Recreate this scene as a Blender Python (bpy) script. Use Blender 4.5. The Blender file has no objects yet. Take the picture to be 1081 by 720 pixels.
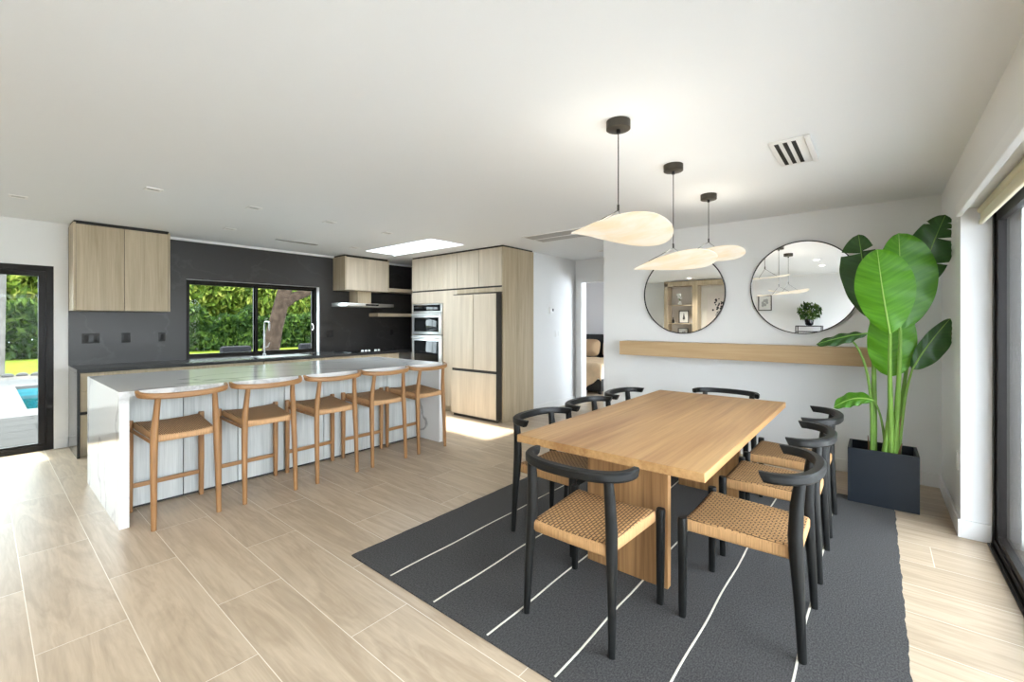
import bpy, bmesh, math, random
from mathutils import Vector, Matrix, Euler
random.seed(7)
PI = math.pi
scene = bpy.context.scene
COL = scene.collection

# ------------------------------------------------------------------ materials
def new_mat(name):
    m = bpy.data.materials.new(name); m.use_nodes = True
    nt = m.node_tree
    return m, nt, nt.nodes['Principled BSDF']

def N(nt, kind, **kw):
    n = nt.nodes.new(kind)
    for k, v in kw.items():
        if k in n.inputs.keys(): n.inputs[k].default_value = v
        else: setattr(n, k, v)
    return n
def L(nt, a, b): nt.links.new(a, b)
def c4(c): return (c[0], c[1], c[2], 1)

def plain(name, col, rough=.5, metal=0, spec=.5, bump=0, bscale=200, var=0, vscale=8):
    m, nt, b = new_mat(name)
    b.inputs['Base Color'].default_value = c4(col)
    b.inputs['Roughness'].default_value = rough
    b.inputs['Metallic'].default_value = metal
    b.inputs['Specular IOR Level'].default_value = spec
    tc = N(nt, 'ShaderNodeTexCoord')
    if var:
        no = N(nt, 'ShaderNodeTexNoise', Scale=vscale, Detail=4.)
        L(nt, tc.outputs['Object'], no.inputs['Vector'])
        r = N(nt, 'ShaderNodeValToRGB')
        r.color_ramp.elements[0].color = c4([x*(1-var) for x in col]); r.color_ramp.elements[0].position = .3
        r.color_ramp.elements[1].color = c4([min(1, x*(1+var)) for x in col]); r.color_ramp.elements[1].position = .7
        L(nt, no.outputs['Fac'], r.inputs['Fac']); L(nt, r.outputs['Color'], b.inputs['Base Color'])
    if bump:
        no = N(nt, 'ShaderNodeTexNoise', Scale=bscale, Detail=3.)
        L(nt, tc.outputs['Object'], no.inputs['Vector'])
        bp = N(nt, 'ShaderNodeBump', Strength=bump, Distance=.002)
        L(nt, no.outputs['Fac'], bp.inputs['Height']); L(nt, bp.outputs['Normal'], b.inputs['Normal'])
    return m

def wood(name, c_lo, c_hi, axis='Z', scale=1.0, rough=.5, ring=.5, fine=.35):
    """straight grained wood; axis = grain direction in object space"""
    m, nt, b = new_mat(name)
    tc = N(nt, 'ShaderNodeTexCoord')
    s = {'X': (.9, 14, 14), 'Y': (14, .9, 14), 'Z': (14, 14, .9)}[axis]
    mp = N(nt, 'ShaderNodeMapping'); mp.inputs['Scale'].default_value = [k*scale for k in s]
    L(nt, tc.outputs['Object'], mp.inputs['Vector'])
    n1 = N(nt, 'ShaderNodeTexNoise', Scale=1.0, Detail=5., Roughness=.55, Distortion=.6)
    L(nt, mp.outputs['Vector'], n1.inputs['Vector'])
    mp2 = N(nt, 'ShaderNodeMapping'); mp2.inputs['Scale'].default_value = [k*scale*7 if k > 1 else k*scale*3 for k in s]
    L(nt, tc.outputs['Object'], mp2.inputs['Vector'])
    n2 = N(nt, 'ShaderNodeTexNoise', Scale=1.0, Detail=3., Roughness=.6)
    L(nt, mp2.outputs['Vector'], n2.inputs['Vector'])
    mix = N(nt, 'ShaderNodeMix', data_type='FLOAT'); mix.inputs[0].default_value = fine
    L(nt, n1.outputs['Fac'], mix.inputs[2]); L(nt, n2.outputs['Fac'], mix.inputs[3])
    r = N(nt, 'ShaderNodeValToRGB')
    r.color_ramp.elements[0].position = .5-ring*.4; r.color_ramp.elements[0].color = c4(c_lo)
    r.color_ramp.elements[1].position = .5+ring*.4; r.color_ramp.elements[1].color = c4(c_hi)
    L(nt, mix.outputs[0], r.inputs['Fac']); L(nt, r.outputs['Color'], b.inputs['Base Color'])
    b.inputs['Roughness'].default_value = rough
    bp = N(nt, 'ShaderNodeBump', Strength=.12, Distance=.002)
    L(nt, mix.outputs[0], bp.inputs['Height']); L(nt, bp.outputs['Normal'], b.inputs['Normal'])
    return m

def math_n(nt, op, a, b=None):
    n = nt.nodes.new('ShaderNodeMath'); n.operation = op
    for i, v in enumerate((a, b)):
        if v is None: continue
        if isinstance(v, (int, float)): n.inputs[i].default_value = v
        else: L(nt, v, n.inputs[i])
    return n.outputs[0]

def floor_mat():
    m, nt, b = new_mat('oak_look_floor_tile')
    ge = N(nt, 'ShaderNodeNewGeometry')
    sp = N(nt, 'ShaderNodeSeparateXYZ'); L(nt, ge.outputs['Position'], sp.inputs[0])
    X, Y = sp.outputs['X'], sp.outputs['Y']
    v = math_n(nt, 'DIVIDE', math_n(nt, 'SUBTRACT', X, .145), .3)
    row = math_n(nt, 'FLOOR', v)
    fv = math_n(nt, 'FRACT', v)
    u = math_n(nt, 'DIVIDE', math_n(nt, 'SUBTRACT', math_n(nt, 'SUBTRACT', Y, .3), math_n(nt, 'MULTIPLY', row, .495)), 1.2)
    pl = math_n(nt, 'FLOOR', u); fu = math_n(nt, 'FRACT', u)
    # grout distance
    dv = math_n(nt, 'MULTIPLY', math_n(nt, 'MINIMUM', fv, math_n(nt, 'SUBTRACT', 1, fv)), .3)
    du = math_n(nt, 'MULTIPLY', math_n(nt, 'MINIMUM', fu, math_n(nt, 'SUBTRACT', 1, fu)), 1.2)
    g = math_n(nt, 'LESS_THAN', math_n(nt, 'MINIMUM', dv, du), .0017)
    cb = N(nt, 'ShaderNodeCombineXYZ'); L(nt, row, cb.inputs[0]); L(nt, pl, cb.inputs[1])
    wn = N(nt, 'ShaderNodeTexWhiteNoise'); wn.noise_dimensions = '3D'; L(nt, cb.outputs[0], wn.inputs['Vector'])
    # grain coordinates, shifted per plank
    off = N(nt, 'ShaderNodeVectorMath'); off.operation = 'SCALE'; off.inputs['Scale'].default_value = 13.7
    L(nt, wn.outputs['Color'], off.inputs[0])
    ad = N(nt, 'ShaderNodeVectorMath'); L(nt, ge.outputs['Position'], ad.inputs[0]); L(nt, off.outputs[0], ad.inputs[1])
    mp = N(nt, 'ShaderNodeMapping'); mp.inputs['Scale'].default_value = (7, .9, 1); L(nt, ad.outputs[0], mp.inputs['Vector'])
    n1 = N(nt, 'ShaderNodeTexNoise', Scale=1., Detail=5., Roughness=.55, Distortion=1.1); L(nt, mp.outputs[0], n1.inputs['Vector'])
    rings = math_n(nt, 'PINGPONG', math_n(nt, 'MULTIPLY', n1.outputs['Fac'], 9), 1.)
    mp2 = N(nt, 'ShaderNodeMapping'); mp2.inputs['Scale'].default_value = (60, 4, 1); L(nt, ad.outputs[0], mp2.inputs['Vector'])
    n2 = N(nt, 'ShaderNodeTexNoise', Scale=1., Detail=3.); L(nt, mp2.outputs[0], n2.inputs['Vector'])
    gr = math_n(nt, 'ADD', math_n(nt, 'MULTIPLY', n1.outputs['Fac'], .32), math_n(nt, 'ADD', math_n(nt, 'MULTIPLY', rings, .19), math_n(nt, 'MULTIPLY', n2.outputs['Fac'], .4)))
    gr = math_n(nt, 'ADD', gr, math_n(nt, 'MULTIPLY', math_n(nt, 'SUBTRACT', wn.outputs['Value'], .5), .12))
    r = N(nt, 'ShaderNodeValToRGB')
    r.color_ramp.elements[0].position = .29; r.color_ramp.elements[0].color = (.385, .293, .20, 1)
    r.color_ramp.elements[1].position = .60; r.color_ramp.elements[1].color = (.525, .418, .30, 1)
    L(nt, gr, r.inputs['Fac'])
    mx = N(nt, 'ShaderNodeMix', data_type='RGBA'); L(nt, g, mx.inputs[0]); L(nt, r.outputs['Color'], mx.inputs[6])
    mx.inputs[7].default_value = (.74, .68, .58, 1)
    L(nt, mx.outputs[2], b.inputs['Base Color'])
    b.inputs['Roughness'].default_value = .38
    bp = N(nt, 'ShaderNodeBump', Strength=.08, Distance=.002); L(nt, gr, bp.inputs['Height']); L(nt, bp.outputs['Normal'], b.inputs['Normal'])
    return m

def stone_mat(name, base, vein, vscale, width, rough, amount):
    m, nt, b = new_mat(name)
    tc = N(nt, 'ShaderNodeTexCoord')
    n0 = N(nt, 'ShaderNodeTexNoise', Scale=vscale*1.3, Detail=6., Roughness=.6); L(nt, tc.outputs['Object'], n0.inputs['Vector'])
    ad = N(nt, 'ShaderNodeVectorMath'); ad.operation = 'MULTIPLY_ADD'
    L(nt, n0.outputs['Color'], ad.inputs[0]); ad.inputs[1].default_value = (.55, .55, .55); L(nt, tc.outputs['Object'], ad.inputs[2])
    mp = N(nt, 'ShaderNodeMapping'); mp.inputs['Rotation'].default_value = (.3, .5, .45); mp.inputs['Scale'].default_value = (vscale*.6, vscale*1.6, vscale)
    L(nt, ad.outputs[0], mp.inputs['Vector'])
    n1 = N(nt, 'ShaderNodeTexNoise', Scale=1., Detail=2., Roughness=.5); L(nt, mp.outputs[0], n1.inputs['Vector'])
    d = math_n(nt, 'ABSOLUTE', math_n(nt, 'SUBTRACT', n1.outputs['Fac'], .5))
    f = math_n(nt, 'SUBTRACT', 1, math_n(nt, 'MINIMUM', math_n(nt, 'DIVIDE', d, width), 1))
    n3 = N(nt, 'ShaderNodeTexNoise', Scale=vscale*.9, Detail=2.); L(nt, tc.outputs['Object'], n3.inputs['Vector'])
    f = math_n(nt, 'MULTIPLY', math_n(nt, 'MULTIPLY', f, n3.outputs['Fac']), amount)
    mx = N(nt, 'ShaderNodeMix', data_type='RGBA'); L(nt, f, mx.inputs[0])
    mx.inputs[6].default_value = c4(base); mx.inputs[7].default_value = c4(vein)
    L(nt, mx.outputs[2], b.inputs['Base Color']); b.inputs['Roughness'].default_value = rough
    return m

def cord_mat(name, col, row=.0115, brick=.026, mortar=.0021):
    m, nt, b = new_mat(name)
    tc = N(nt, 'ShaderNodeTexCoord')
    mp = N(nt, 'ShaderNodeMapping'); mp.inputs['Rotation'].default_value = (0, 0, PI/2)
    L(nt, tc.outputs['Object'], mp.inputs['Vector'])
    br = N(nt, 'ShaderNodeTexBrick'); L(nt, mp.outputs[0], br.inputs['Vector'])
    br.offset = .5
    br.inputs['Scale'].default_value = 1; br.inputs['Mortar Size'].default_value = mortar; br.inputs['Mortar Smooth'].default_value = .35
    br.inputs['Brick Width'].default_value = brick; br.inputs['Row Height'].default_value = row
    br.inputs['Color1'].default_value = c4(col); br.inputs['Color2'].default_value = c4([x*.86 for x in col])
    br.inputs['Mortar'].default_value = c4([x*.22 for x in col])
    # the sides are wrapped: fine upright cords only
    mp2 = N(nt, 'ShaderNodeMapping'); mp2.inputs['Scale'].default_value = (320, 320, 8)
    L(nt, tc.outputs['Object'], mp2.inputs['Vector'])
    n2 = N(nt, 'ShaderNodeTexNoise', Scale=1., Detail=2.); L(nt, mp2.outputs[0], n2.inputs['Vector'])
    r = N(nt, 'ShaderNodeValToRGB'); r.color_ramp.elements[0].position = .3; r.color_ramp.elements[1].position = .6
    r.color_ramp.elements[0].color = c4([x*.7 for x in col]); r.color_ramp.elements[1].color = c4([x*1.05 for x in col])
    L(nt, n2.outputs['Fac'], r.inputs['Fac'])
    ge = N(nt, 'ShaderNodeNewGeometry'); sp = N(nt, 'ShaderNodeSeparateXYZ'); L(nt, ge.outputs['True Normal'], sp.inputs[0])
    top = math_n(nt, 'GREATER_THAN', sp.outputs['Z'], .9)
    mx = N(nt, 'ShaderNodeMix', data_type='RGBA'); L(nt, top, mx.inputs[0]); L(nt, r.outputs['Color'], mx.inputs[6]); L(nt, br.outputs['Color'], mx.inputs[7])
    L(nt, mx.outputs[2], b.inputs['Base Color'])
    b.inputs['Roughness'].default_value = .7; b.inputs['Specular IOR Level'].default_value = .25
    hh = math_n(nt, 'ADD', math_n(nt, 'MULTIPLY', math_n(nt, 'SUBTRACT', 1, br.outputs['Fac']), top), math_n(nt, 'MULTIPLY', n2.outputs['Fac'], .3))
    bp = N(nt, 'ShaderNodeBump', Strength=.7, Distance=.003); L(nt, hh, bp.inputs['Height']); L(nt, bp.outputs['Normal'], b.inputs['Normal'])
    return m

def rug_mat():
    m, nt, b = new_mat('charcoal_woven_rug')
    tc = N(nt, 'ShaderNodeTexCoord')
    mp = N(nt, 'ShaderNodeMapping'); mp.inputs['Scale'].default_value = (95, 170, 1); L(nt, tc.outputs['Object'], mp.inputs['Vector'])
    n = N(nt, 'ShaderNodeTexNoise', Scale=1., Detail=2.); L(nt, mp.outputs[0], n.inputs['Vector'])
    r = N(nt, 'ShaderNodeValToRGB'); r.color_ramp.elements[0].position = .3; r.color_ramp.elements[1].position = .72
    r.color_ramp.elements[0].color = (.013, .0125, .0122, 1); r.color_ramp.elements[1].color = (.066, .063, .061, 1)
    L(nt, n.outputs['Fac'], r.inputs['Fac']); L(nt, r.outputs['Color'], b.inputs['Base Color'])
    b.inputs['Roughness'].default_value = .9; b.inputs['Specular IOR Level'].default_value = .3
    b.inputs['Sheen Weight'].default_value = .08
    bp = N(nt, 'ShaderNodeBump', Strength=.6, Distance=.003); L(nt, n.outputs['Fac'], bp.inputs['Height']); L(nt, bp.outputs['Normal'], b.inputs['Normal'])
    return m

def glass_mat(name, tint=(1, 1, 1), refl=1.0):
    m = bpy.data.materials.new(name); m.use_nodes = True; nt = m.node_tree; nt.nodes.clear()
    out = N(nt, 'ShaderNodeOutputMaterial'); tr = N(nt, 'ShaderNodeBsdfTransparent'); tr.inputs[0].default_value = c4(tint)
    gl = N(nt, 'ShaderNodeBsdfGlossy'); gl.inputs['Roughness'].default_value = 0.0
    fr = N(nt, 'ShaderNodeFresnel'); fr.inputs['IOR'].default_value = 1.45
    mx = N(nt, 'ShaderNodeMixShader')
    L(nt, math_n(nt, 'MULTIPLY', fr.outputs[0], refl), mx.inputs[0]); L(nt, tr.outputs[0], mx.inputs[1]); L(nt, gl.outputs[0], mx.inputs[2]); L(nt, mx.outputs[0], out.inputs[0])
    return m

def emit_mat(name, col, strength):
    m = bpy.data.materials.new(name); m.use_nodes = True; nt = m.node_tree; nt.nodes.clear()
    out = N(nt, 'ShaderNodeOutputMaterial'); e = N(nt, 'ShaderNodeEmission'); e.inputs[0].default_value = c4(col); e.inputs[1].default_value = strength
    L(nt, e.outputs[0], out.inputs[0]); return m

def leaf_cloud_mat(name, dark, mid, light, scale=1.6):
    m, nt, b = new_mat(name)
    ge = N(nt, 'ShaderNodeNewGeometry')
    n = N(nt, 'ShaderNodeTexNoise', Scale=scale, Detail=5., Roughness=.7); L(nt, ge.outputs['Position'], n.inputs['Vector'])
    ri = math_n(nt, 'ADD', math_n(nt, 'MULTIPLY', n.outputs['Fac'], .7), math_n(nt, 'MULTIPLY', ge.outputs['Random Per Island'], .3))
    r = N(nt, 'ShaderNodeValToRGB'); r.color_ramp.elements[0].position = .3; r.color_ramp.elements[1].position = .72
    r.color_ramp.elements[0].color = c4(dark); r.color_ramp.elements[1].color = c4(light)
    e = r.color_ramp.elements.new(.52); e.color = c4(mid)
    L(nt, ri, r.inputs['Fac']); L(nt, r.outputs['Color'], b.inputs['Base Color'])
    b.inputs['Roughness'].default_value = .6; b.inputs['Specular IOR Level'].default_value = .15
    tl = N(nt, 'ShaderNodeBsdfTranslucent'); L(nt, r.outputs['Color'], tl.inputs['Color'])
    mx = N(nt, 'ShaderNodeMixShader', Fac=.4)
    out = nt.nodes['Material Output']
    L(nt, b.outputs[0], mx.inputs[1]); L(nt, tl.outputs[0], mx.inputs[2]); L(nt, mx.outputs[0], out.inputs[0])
    return m

def big_leaf_mat(name, c1, c2, trans=.35):
    m, nt, b = new_mat(name)
    uv = N(nt, 'ShaderNodeUVMap'); sp = N(nt, 'ShaderNodeSeparateXYZ'); L(nt, uv.outputs[0], sp.inputs[0])
    # parallel veins that sweep from the midrib towards the tip
    s = math_n(nt, 'ABSOLUTE', sp.outputs['X'])
    k = math_n(nt, 'SUBTRACT', math_n(nt, 'MULTIPLY', sp.outputs['Y'], 90), math_n(nt, 'MULTIPLY', s, 9))
    w = math_n(nt, 'SINE', k)
    cbn = N(nt, 'ShaderNodeCombineXYZ'); L(nt, math_n(nt, 'MULTIPLY', k, .35), cbn.inputs[0]); L(nt, s, cbn.inputs[1])
    n = N(nt, 'ShaderNodeTexNoise', Scale=1., Detail=3.); L(nt, cbn.outputs[0], n.inputs['Vector'])
    f = math_n(nt, 'ADD', math_n(nt, 'MULTIPLY', w, .05), n.outputs['Fac'])
    r = N(nt, 'ShaderNodeValToRGB'); r.color_ramp.elements[0].position = .25; r.color_ramp.elements[1].position = .75
    r.color_ramp.elements[0].color = c4(c1); r.color_ramp.elements[1].color = c4(c2)
    L(nt, f, r.inputs['Fac']); L(nt, r.outputs['Color'], b.inputs['Base Color'])
    b.inputs['Roughness'].default_value = .38
    bp = N(nt, 'ShaderNodeBump', Strength=.15, Distance=.003); L(nt, f, bp.inputs['Height']); L(nt, bp.outputs['Normal'], b.inputs['Normal'])
    tl = N(nt, 'ShaderNodeBsdfTranslucent'); L(nt, r.outputs['Color'], tl.inputs['Color'])
    mx = N(nt, 'ShaderNodeMixShader', Fac=trans)
    L(nt, b.outputs[0], mx.inputs[1]); L(nt, tl.outputs[0], mx.inputs[2]); L(nt, mx.outputs[0], nt.nodes['Material Output'].inputs[0])
    return m

def shade_mat():
    m, nt, b = new_mat('glowing_pendant_sheet')
    tc = N(nt, 'ShaderNodeTexCoord')
    mp = N(nt, 'ShaderNodeMapping'); mp.inputs['Scale'].default_value = (9, 4, 9); mp.inputs['Rotation'].default_value = (0, 0, .5)
    L(nt, tc.outputs['Object'], mp.inputs['Vector'])
    n = N(nt, 'ShaderNodeTexNoise', Scale=1., Detail=5., Roughness=.6, Distortion=1.); L(nt, mp.outputs[0], n.inputs['Vector'])
    r = N(nt, 'ShaderNodeValToRGB'); r.color_ramp.elements[0].position = .36; r.color_ramp.elements[1].position = .58
    r.color_ramp.elements[0].color = (1, .78, .48, 1); r.color_ramp.elements[1].color = (1, .93, .78, 1)
    L(nt, n.outputs['Fac'], r.inputs['Fac'])
    b.inputs['Base Color'].default_value = (.24, .22, .18, 1); L(nt, r.outputs['Color'], b.inputs['Emission Color'])
    b.inputs['Emission Strength'].default_value = SHADE_E
    b.inputs['Roughness'].default_value = .6
    return m

def grid_mat(name, col, grout, bw, rh, mortar, rough=.7, var=.15, offset=.5, nscale=3):
    m, nt, b = new_mat(name)
    ge = N(nt, 'ShaderNodeNewGeometry')
    br = N(nt, 'ShaderNodeTexBrick'); L(nt, ge.outputs['Position'], br.inputs['Vector']); br.offset = offset
    br.inputs['Scale'].default_value = 1; br.inputs['Brick Width'].default_value = bw; br.inputs['Row Height'].default_value = rh
    br.inputs['Mortar Size'].default_value = mortar
    br.inputs['Color1'].default_value = c4(col); br.inputs['Color2'].default_value = c4([x*(1-var) for x in col]); br.inputs['Mortar'].default_value = c4(grout)
    L(nt, br.outputs['Color'], b.inputs['Base Color']); b.inputs['Roughness'].default_value = rough; b.inputs['Specular IOR Level'].default_value = .06
    return m

SHADE_E = .42
M = {}
M['wall'] = plain('white_wall_paint', (.835, .838, .832), .6, bump=.04, bscale=350)
M['ceiling'] = plain('white_ceiling_paint', (.845, .87, .885), .75, bump=.04, bscale=300)
M['trim'] = plain('white_trim_paint', (.84, .84, .83), .35)
M['floor'] = floor_mat()
M['cab'] = wood('light_oak_laminate', (.37, .29, .18), (.60, .50, .355), 'Z', .8, .5)
M['cab_lit'] = wood('light_oak_laminate_lit', (.50, .42, .31), (.70, .61, .48), 'Z', .8, .5)  # same oak laminate, paler where more light falls on the fronts
M['cab_h'] = wood('light_oak_laminate_flat', (.50, .405, .275), (.66, .56, .41), 'X', 1.0, .5)
M['gap'] = plain('recess_shade', (.02, .018, .016), .6)  # black stands in for the shade in gaps and recesses
M['stone'] = stone_mat('charcoal_stone', (.031, .029, .028), (.10, .098, .096), 1.5, .016, .38, .35)
M['stone_top'] = stone_mat('charcoal_stone_honed', (.040, .039, .040), (.08, .08, .08), 1.5, .02, .16, .6)
M['quartz'] = stone_mat('white_veined_quartz', (.80, .80, .785), (.22, .23, .235), 1.05, .020, .12, 1.0)
M['isl_panel'] = wood('pale_grey_island_panel', (.40, .42, .41), (.62, .64, .62), 'Z', .9, .5, ring=.35)
M['oak_stool'] = wood('warm_oak_stool', (.22, .10, .034), (.45, .24, .095), 'Z', 1.6, .42)
M['oak_rail'] = wood('warm_oak_rail', (.22, .10, .034), (.45, .24, .095), 'X', 1.6, .42)
M['oak_table'] = wood('natural_oak_tabletop', (.30, .145, .050), (.55, .33, .14), 'X', .6, .36, ring=.4)
M['oak_leg'] = wood('natural_oak_pedestal', (.19, .09, .032), (.47, .26, .11), 'Z', .6, .4, ring=.32)
M['mantel'] = wood('oak_mantel', (.45, .29, .14), (.58, .41, .23), 'Y', 1.0, .5)
M['cord'] = cord_mat('woven_paper_cord', (.50, .285, .125), .0165, .030, .0034)
M['cord_stool'] = cord_mat('woven_cord_stool', (.56, .33, .165), .012, .022, .0023)
M['black_wood'] = plain('black_stained_wood', (.0065, .0068, .0066), .42, spec=.32, bump=.1, bscale=120)
M['black_metal'] = plain('black_metal', (.018, .018, .019), .4, metal=.3)
M['frame_dark'] = plain('dark_bronze_frame', (.009, .007, .006), .4, spec=.2)
M['canopy'] = plain('dark_bronze_canopy', (.055, .048, .036), .45, metal=.4)
M['steel'] = plain('brushed_steel', (.80, .80, .79), .36, metal=1, bump=.05, bscale=400)
M['faucet'] = plain('satin_faucet_steel', (.34, .34, .34), .35, metal=1)
M['chrome'] = plain('chrome', (.8, .8, .8), .12, metal=1)
M['oven_glass'] = plain('black_oven_glass', (.008, .009, .010), .06)
M['fridge_side'] = plain('dark_fridge_side', (.035, .030, .025), .4)
M['rug'] = rug_mat()
M['cream'] = plain('cream_stripe', (.60, .56, .47), .9, bump=.4, bscale=300)
M['planter'] = plain('blue_black_planter', (.013, .017, .023), .42, spec=.3)
M['soil'] = plain('dark_soil', (.02, .014, .01), .95, bump=1, bscale=60)
M['glass'] = glass_mat('window_glass', refl=.5)
M['glass_tint'] = glass_mat('tinted_glass', (.82, .84, .82), .12)  # tint added to dim the bright view and daylight from outside
M['mirror'] = plain('mirror_silver', (.93, .94, .94), 0.0, metal=1)
M['shade'] = shade_mat()
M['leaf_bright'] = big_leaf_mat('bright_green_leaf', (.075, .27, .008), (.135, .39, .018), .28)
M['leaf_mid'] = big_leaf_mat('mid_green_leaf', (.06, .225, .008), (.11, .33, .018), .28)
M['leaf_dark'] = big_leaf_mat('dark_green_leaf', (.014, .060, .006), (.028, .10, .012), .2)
M['stem'] = plain('green_stem', (.17, .32, .045), .5, var=.14, vscale=6)
M['rib'] = plain('pale_midrib', (.30, .50, .10), .5)
M['sheath'] = plain('dry_brown_sheath', (.16, .085, .04), .8, var=.3)
M['blind'] = plain('cream_blind_fabric', (.78, .74, .56), .85)
M['plate'] = plain('white_plastic_plate', (.85, .85, .84), .3)
M['darkplate'] = plain('black_plastic_plate', (.012, .012, .012), .35)
M['bulb'] = emit_mat('lit_downlight', (1, .93, .80), 14)
M['lamp_off'] = plain('downlight_lens', (.62, .62, .60), .4)
M['vent_dark'] = plain('vent_shadow', (.012, .012, .010), .7)
M['vent_grey'] = plain('vent_grey', (.42, .42, .41), .6)
M['bed_linen'] = plain('tan_bed_linen', (.62, .45, .28), .9, var=.12, vscale=5)
M['pillow'] = plain('tan_pillow', (.46, .31, .18), .9)
M['pillow_dark'] = plain('brown_pillow', (.16, .09, .06), .9)
M['headboard'] = plain('black_headboard', (.008, .008, .009), .5)
M['grey_wall'] = plain('grey_panelled_wall', (.62, .60, .61), .7)
M['lawn'] = plain('lawn_grass', (.075, .098, .008), .95, spec=.05, var=.35, vscale=3, bump=.5, bscale=40)
M['deck'] = grid_mat('pale_deck', (.082, .077, .074), (.055, .052, .05), .9, .6, .010, var=.06)
M['patio'] = grid_mat('patio_tile_bounce', (.34, .335, .325), (.27, .265, .26), .9, .6, .006)  # unseen tile, coloured pale to bounce daylight onto the ceiling
M['paver'] = grid_mat('grey_pavers', (.030, .0275, .026), (.012, .011, .010), .75, .5, .018, offset=.3)
M['mulch'] = plain('brown_mulch', (.05, .038, .03), .95, var=.5, vscale=14, bump=1, bscale=30)
M['rock'] = plain('grey_stone', (.05, .046, .044), .9, var=.3, vscale=9)
M['water'] = plain('pool_water', (.004, .05, .065), .04)
M['pool_tile'] = plain('pool_tile', (.03, .16, .19), .3)
M['palm'] = plain('palm_bark', (.10, .09, .082), .9, spec=.05, var=.25, vscale=4, bump=.8, bscale=14)
M['bark'] = plain('tree_bark', (.034, .0225, .016), .95, spec=.05, var=.45, vscale=6, bump=1, bscale=18)
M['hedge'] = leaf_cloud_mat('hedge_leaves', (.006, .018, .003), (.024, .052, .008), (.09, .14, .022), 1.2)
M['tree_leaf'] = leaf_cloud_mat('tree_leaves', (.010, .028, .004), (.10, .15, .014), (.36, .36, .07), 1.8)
M['lounger'] = plain('grey_outdoor_cushion', (.012, .0115, .013), .9, spec=.05, var=.15)
M['ext_wall'] = plain('pale_exterior_stucco', (.72, .72, .70), .8)
M['shelf_back'] = plain('pale_niche_panel', (.80, .75, .70), .7)
M['paper'] = plain('white_picture_mat', (.80, .79, .76), .6)
M['ink'] = plain('dark_ink', (.04, .04, .045), .7)
M['sand'] = plain('beige_art_ground', (.80, .77, .70), .7)
M['petal'] = plain('white_petal', (.85, .83, .80), .6)
M['shrub_leaf'] = leaf_cloud_mat('pot_plant_leaves', (.02, .06, .012), (.06, .13, .03), (.18, .25, .06), 9)

# ------------------------------------------------------------------ object helpers
def wloc(o):
    v = Vector((0, 0, 0))
    while o is not None:
        v += o.location; o = o.parent
    return v

def tag(o, label=None, cat=None, group=None, kind=None):
    if label: o['label'] = label
    if cat: o['category'] = cat
    if group: o['group'] = group
    if kind: o['kind'] = kind
    return o

def thing(name, loc, label, cat, group=None):
    o = bpy.data.objects.new(name, None); COL.objects.link(o)
    o.location = loc; o.empty_display_size = .1
    return tag(o, label, cat, group)

def new_bm():
    bm = bmesh.new(); return bm

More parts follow.
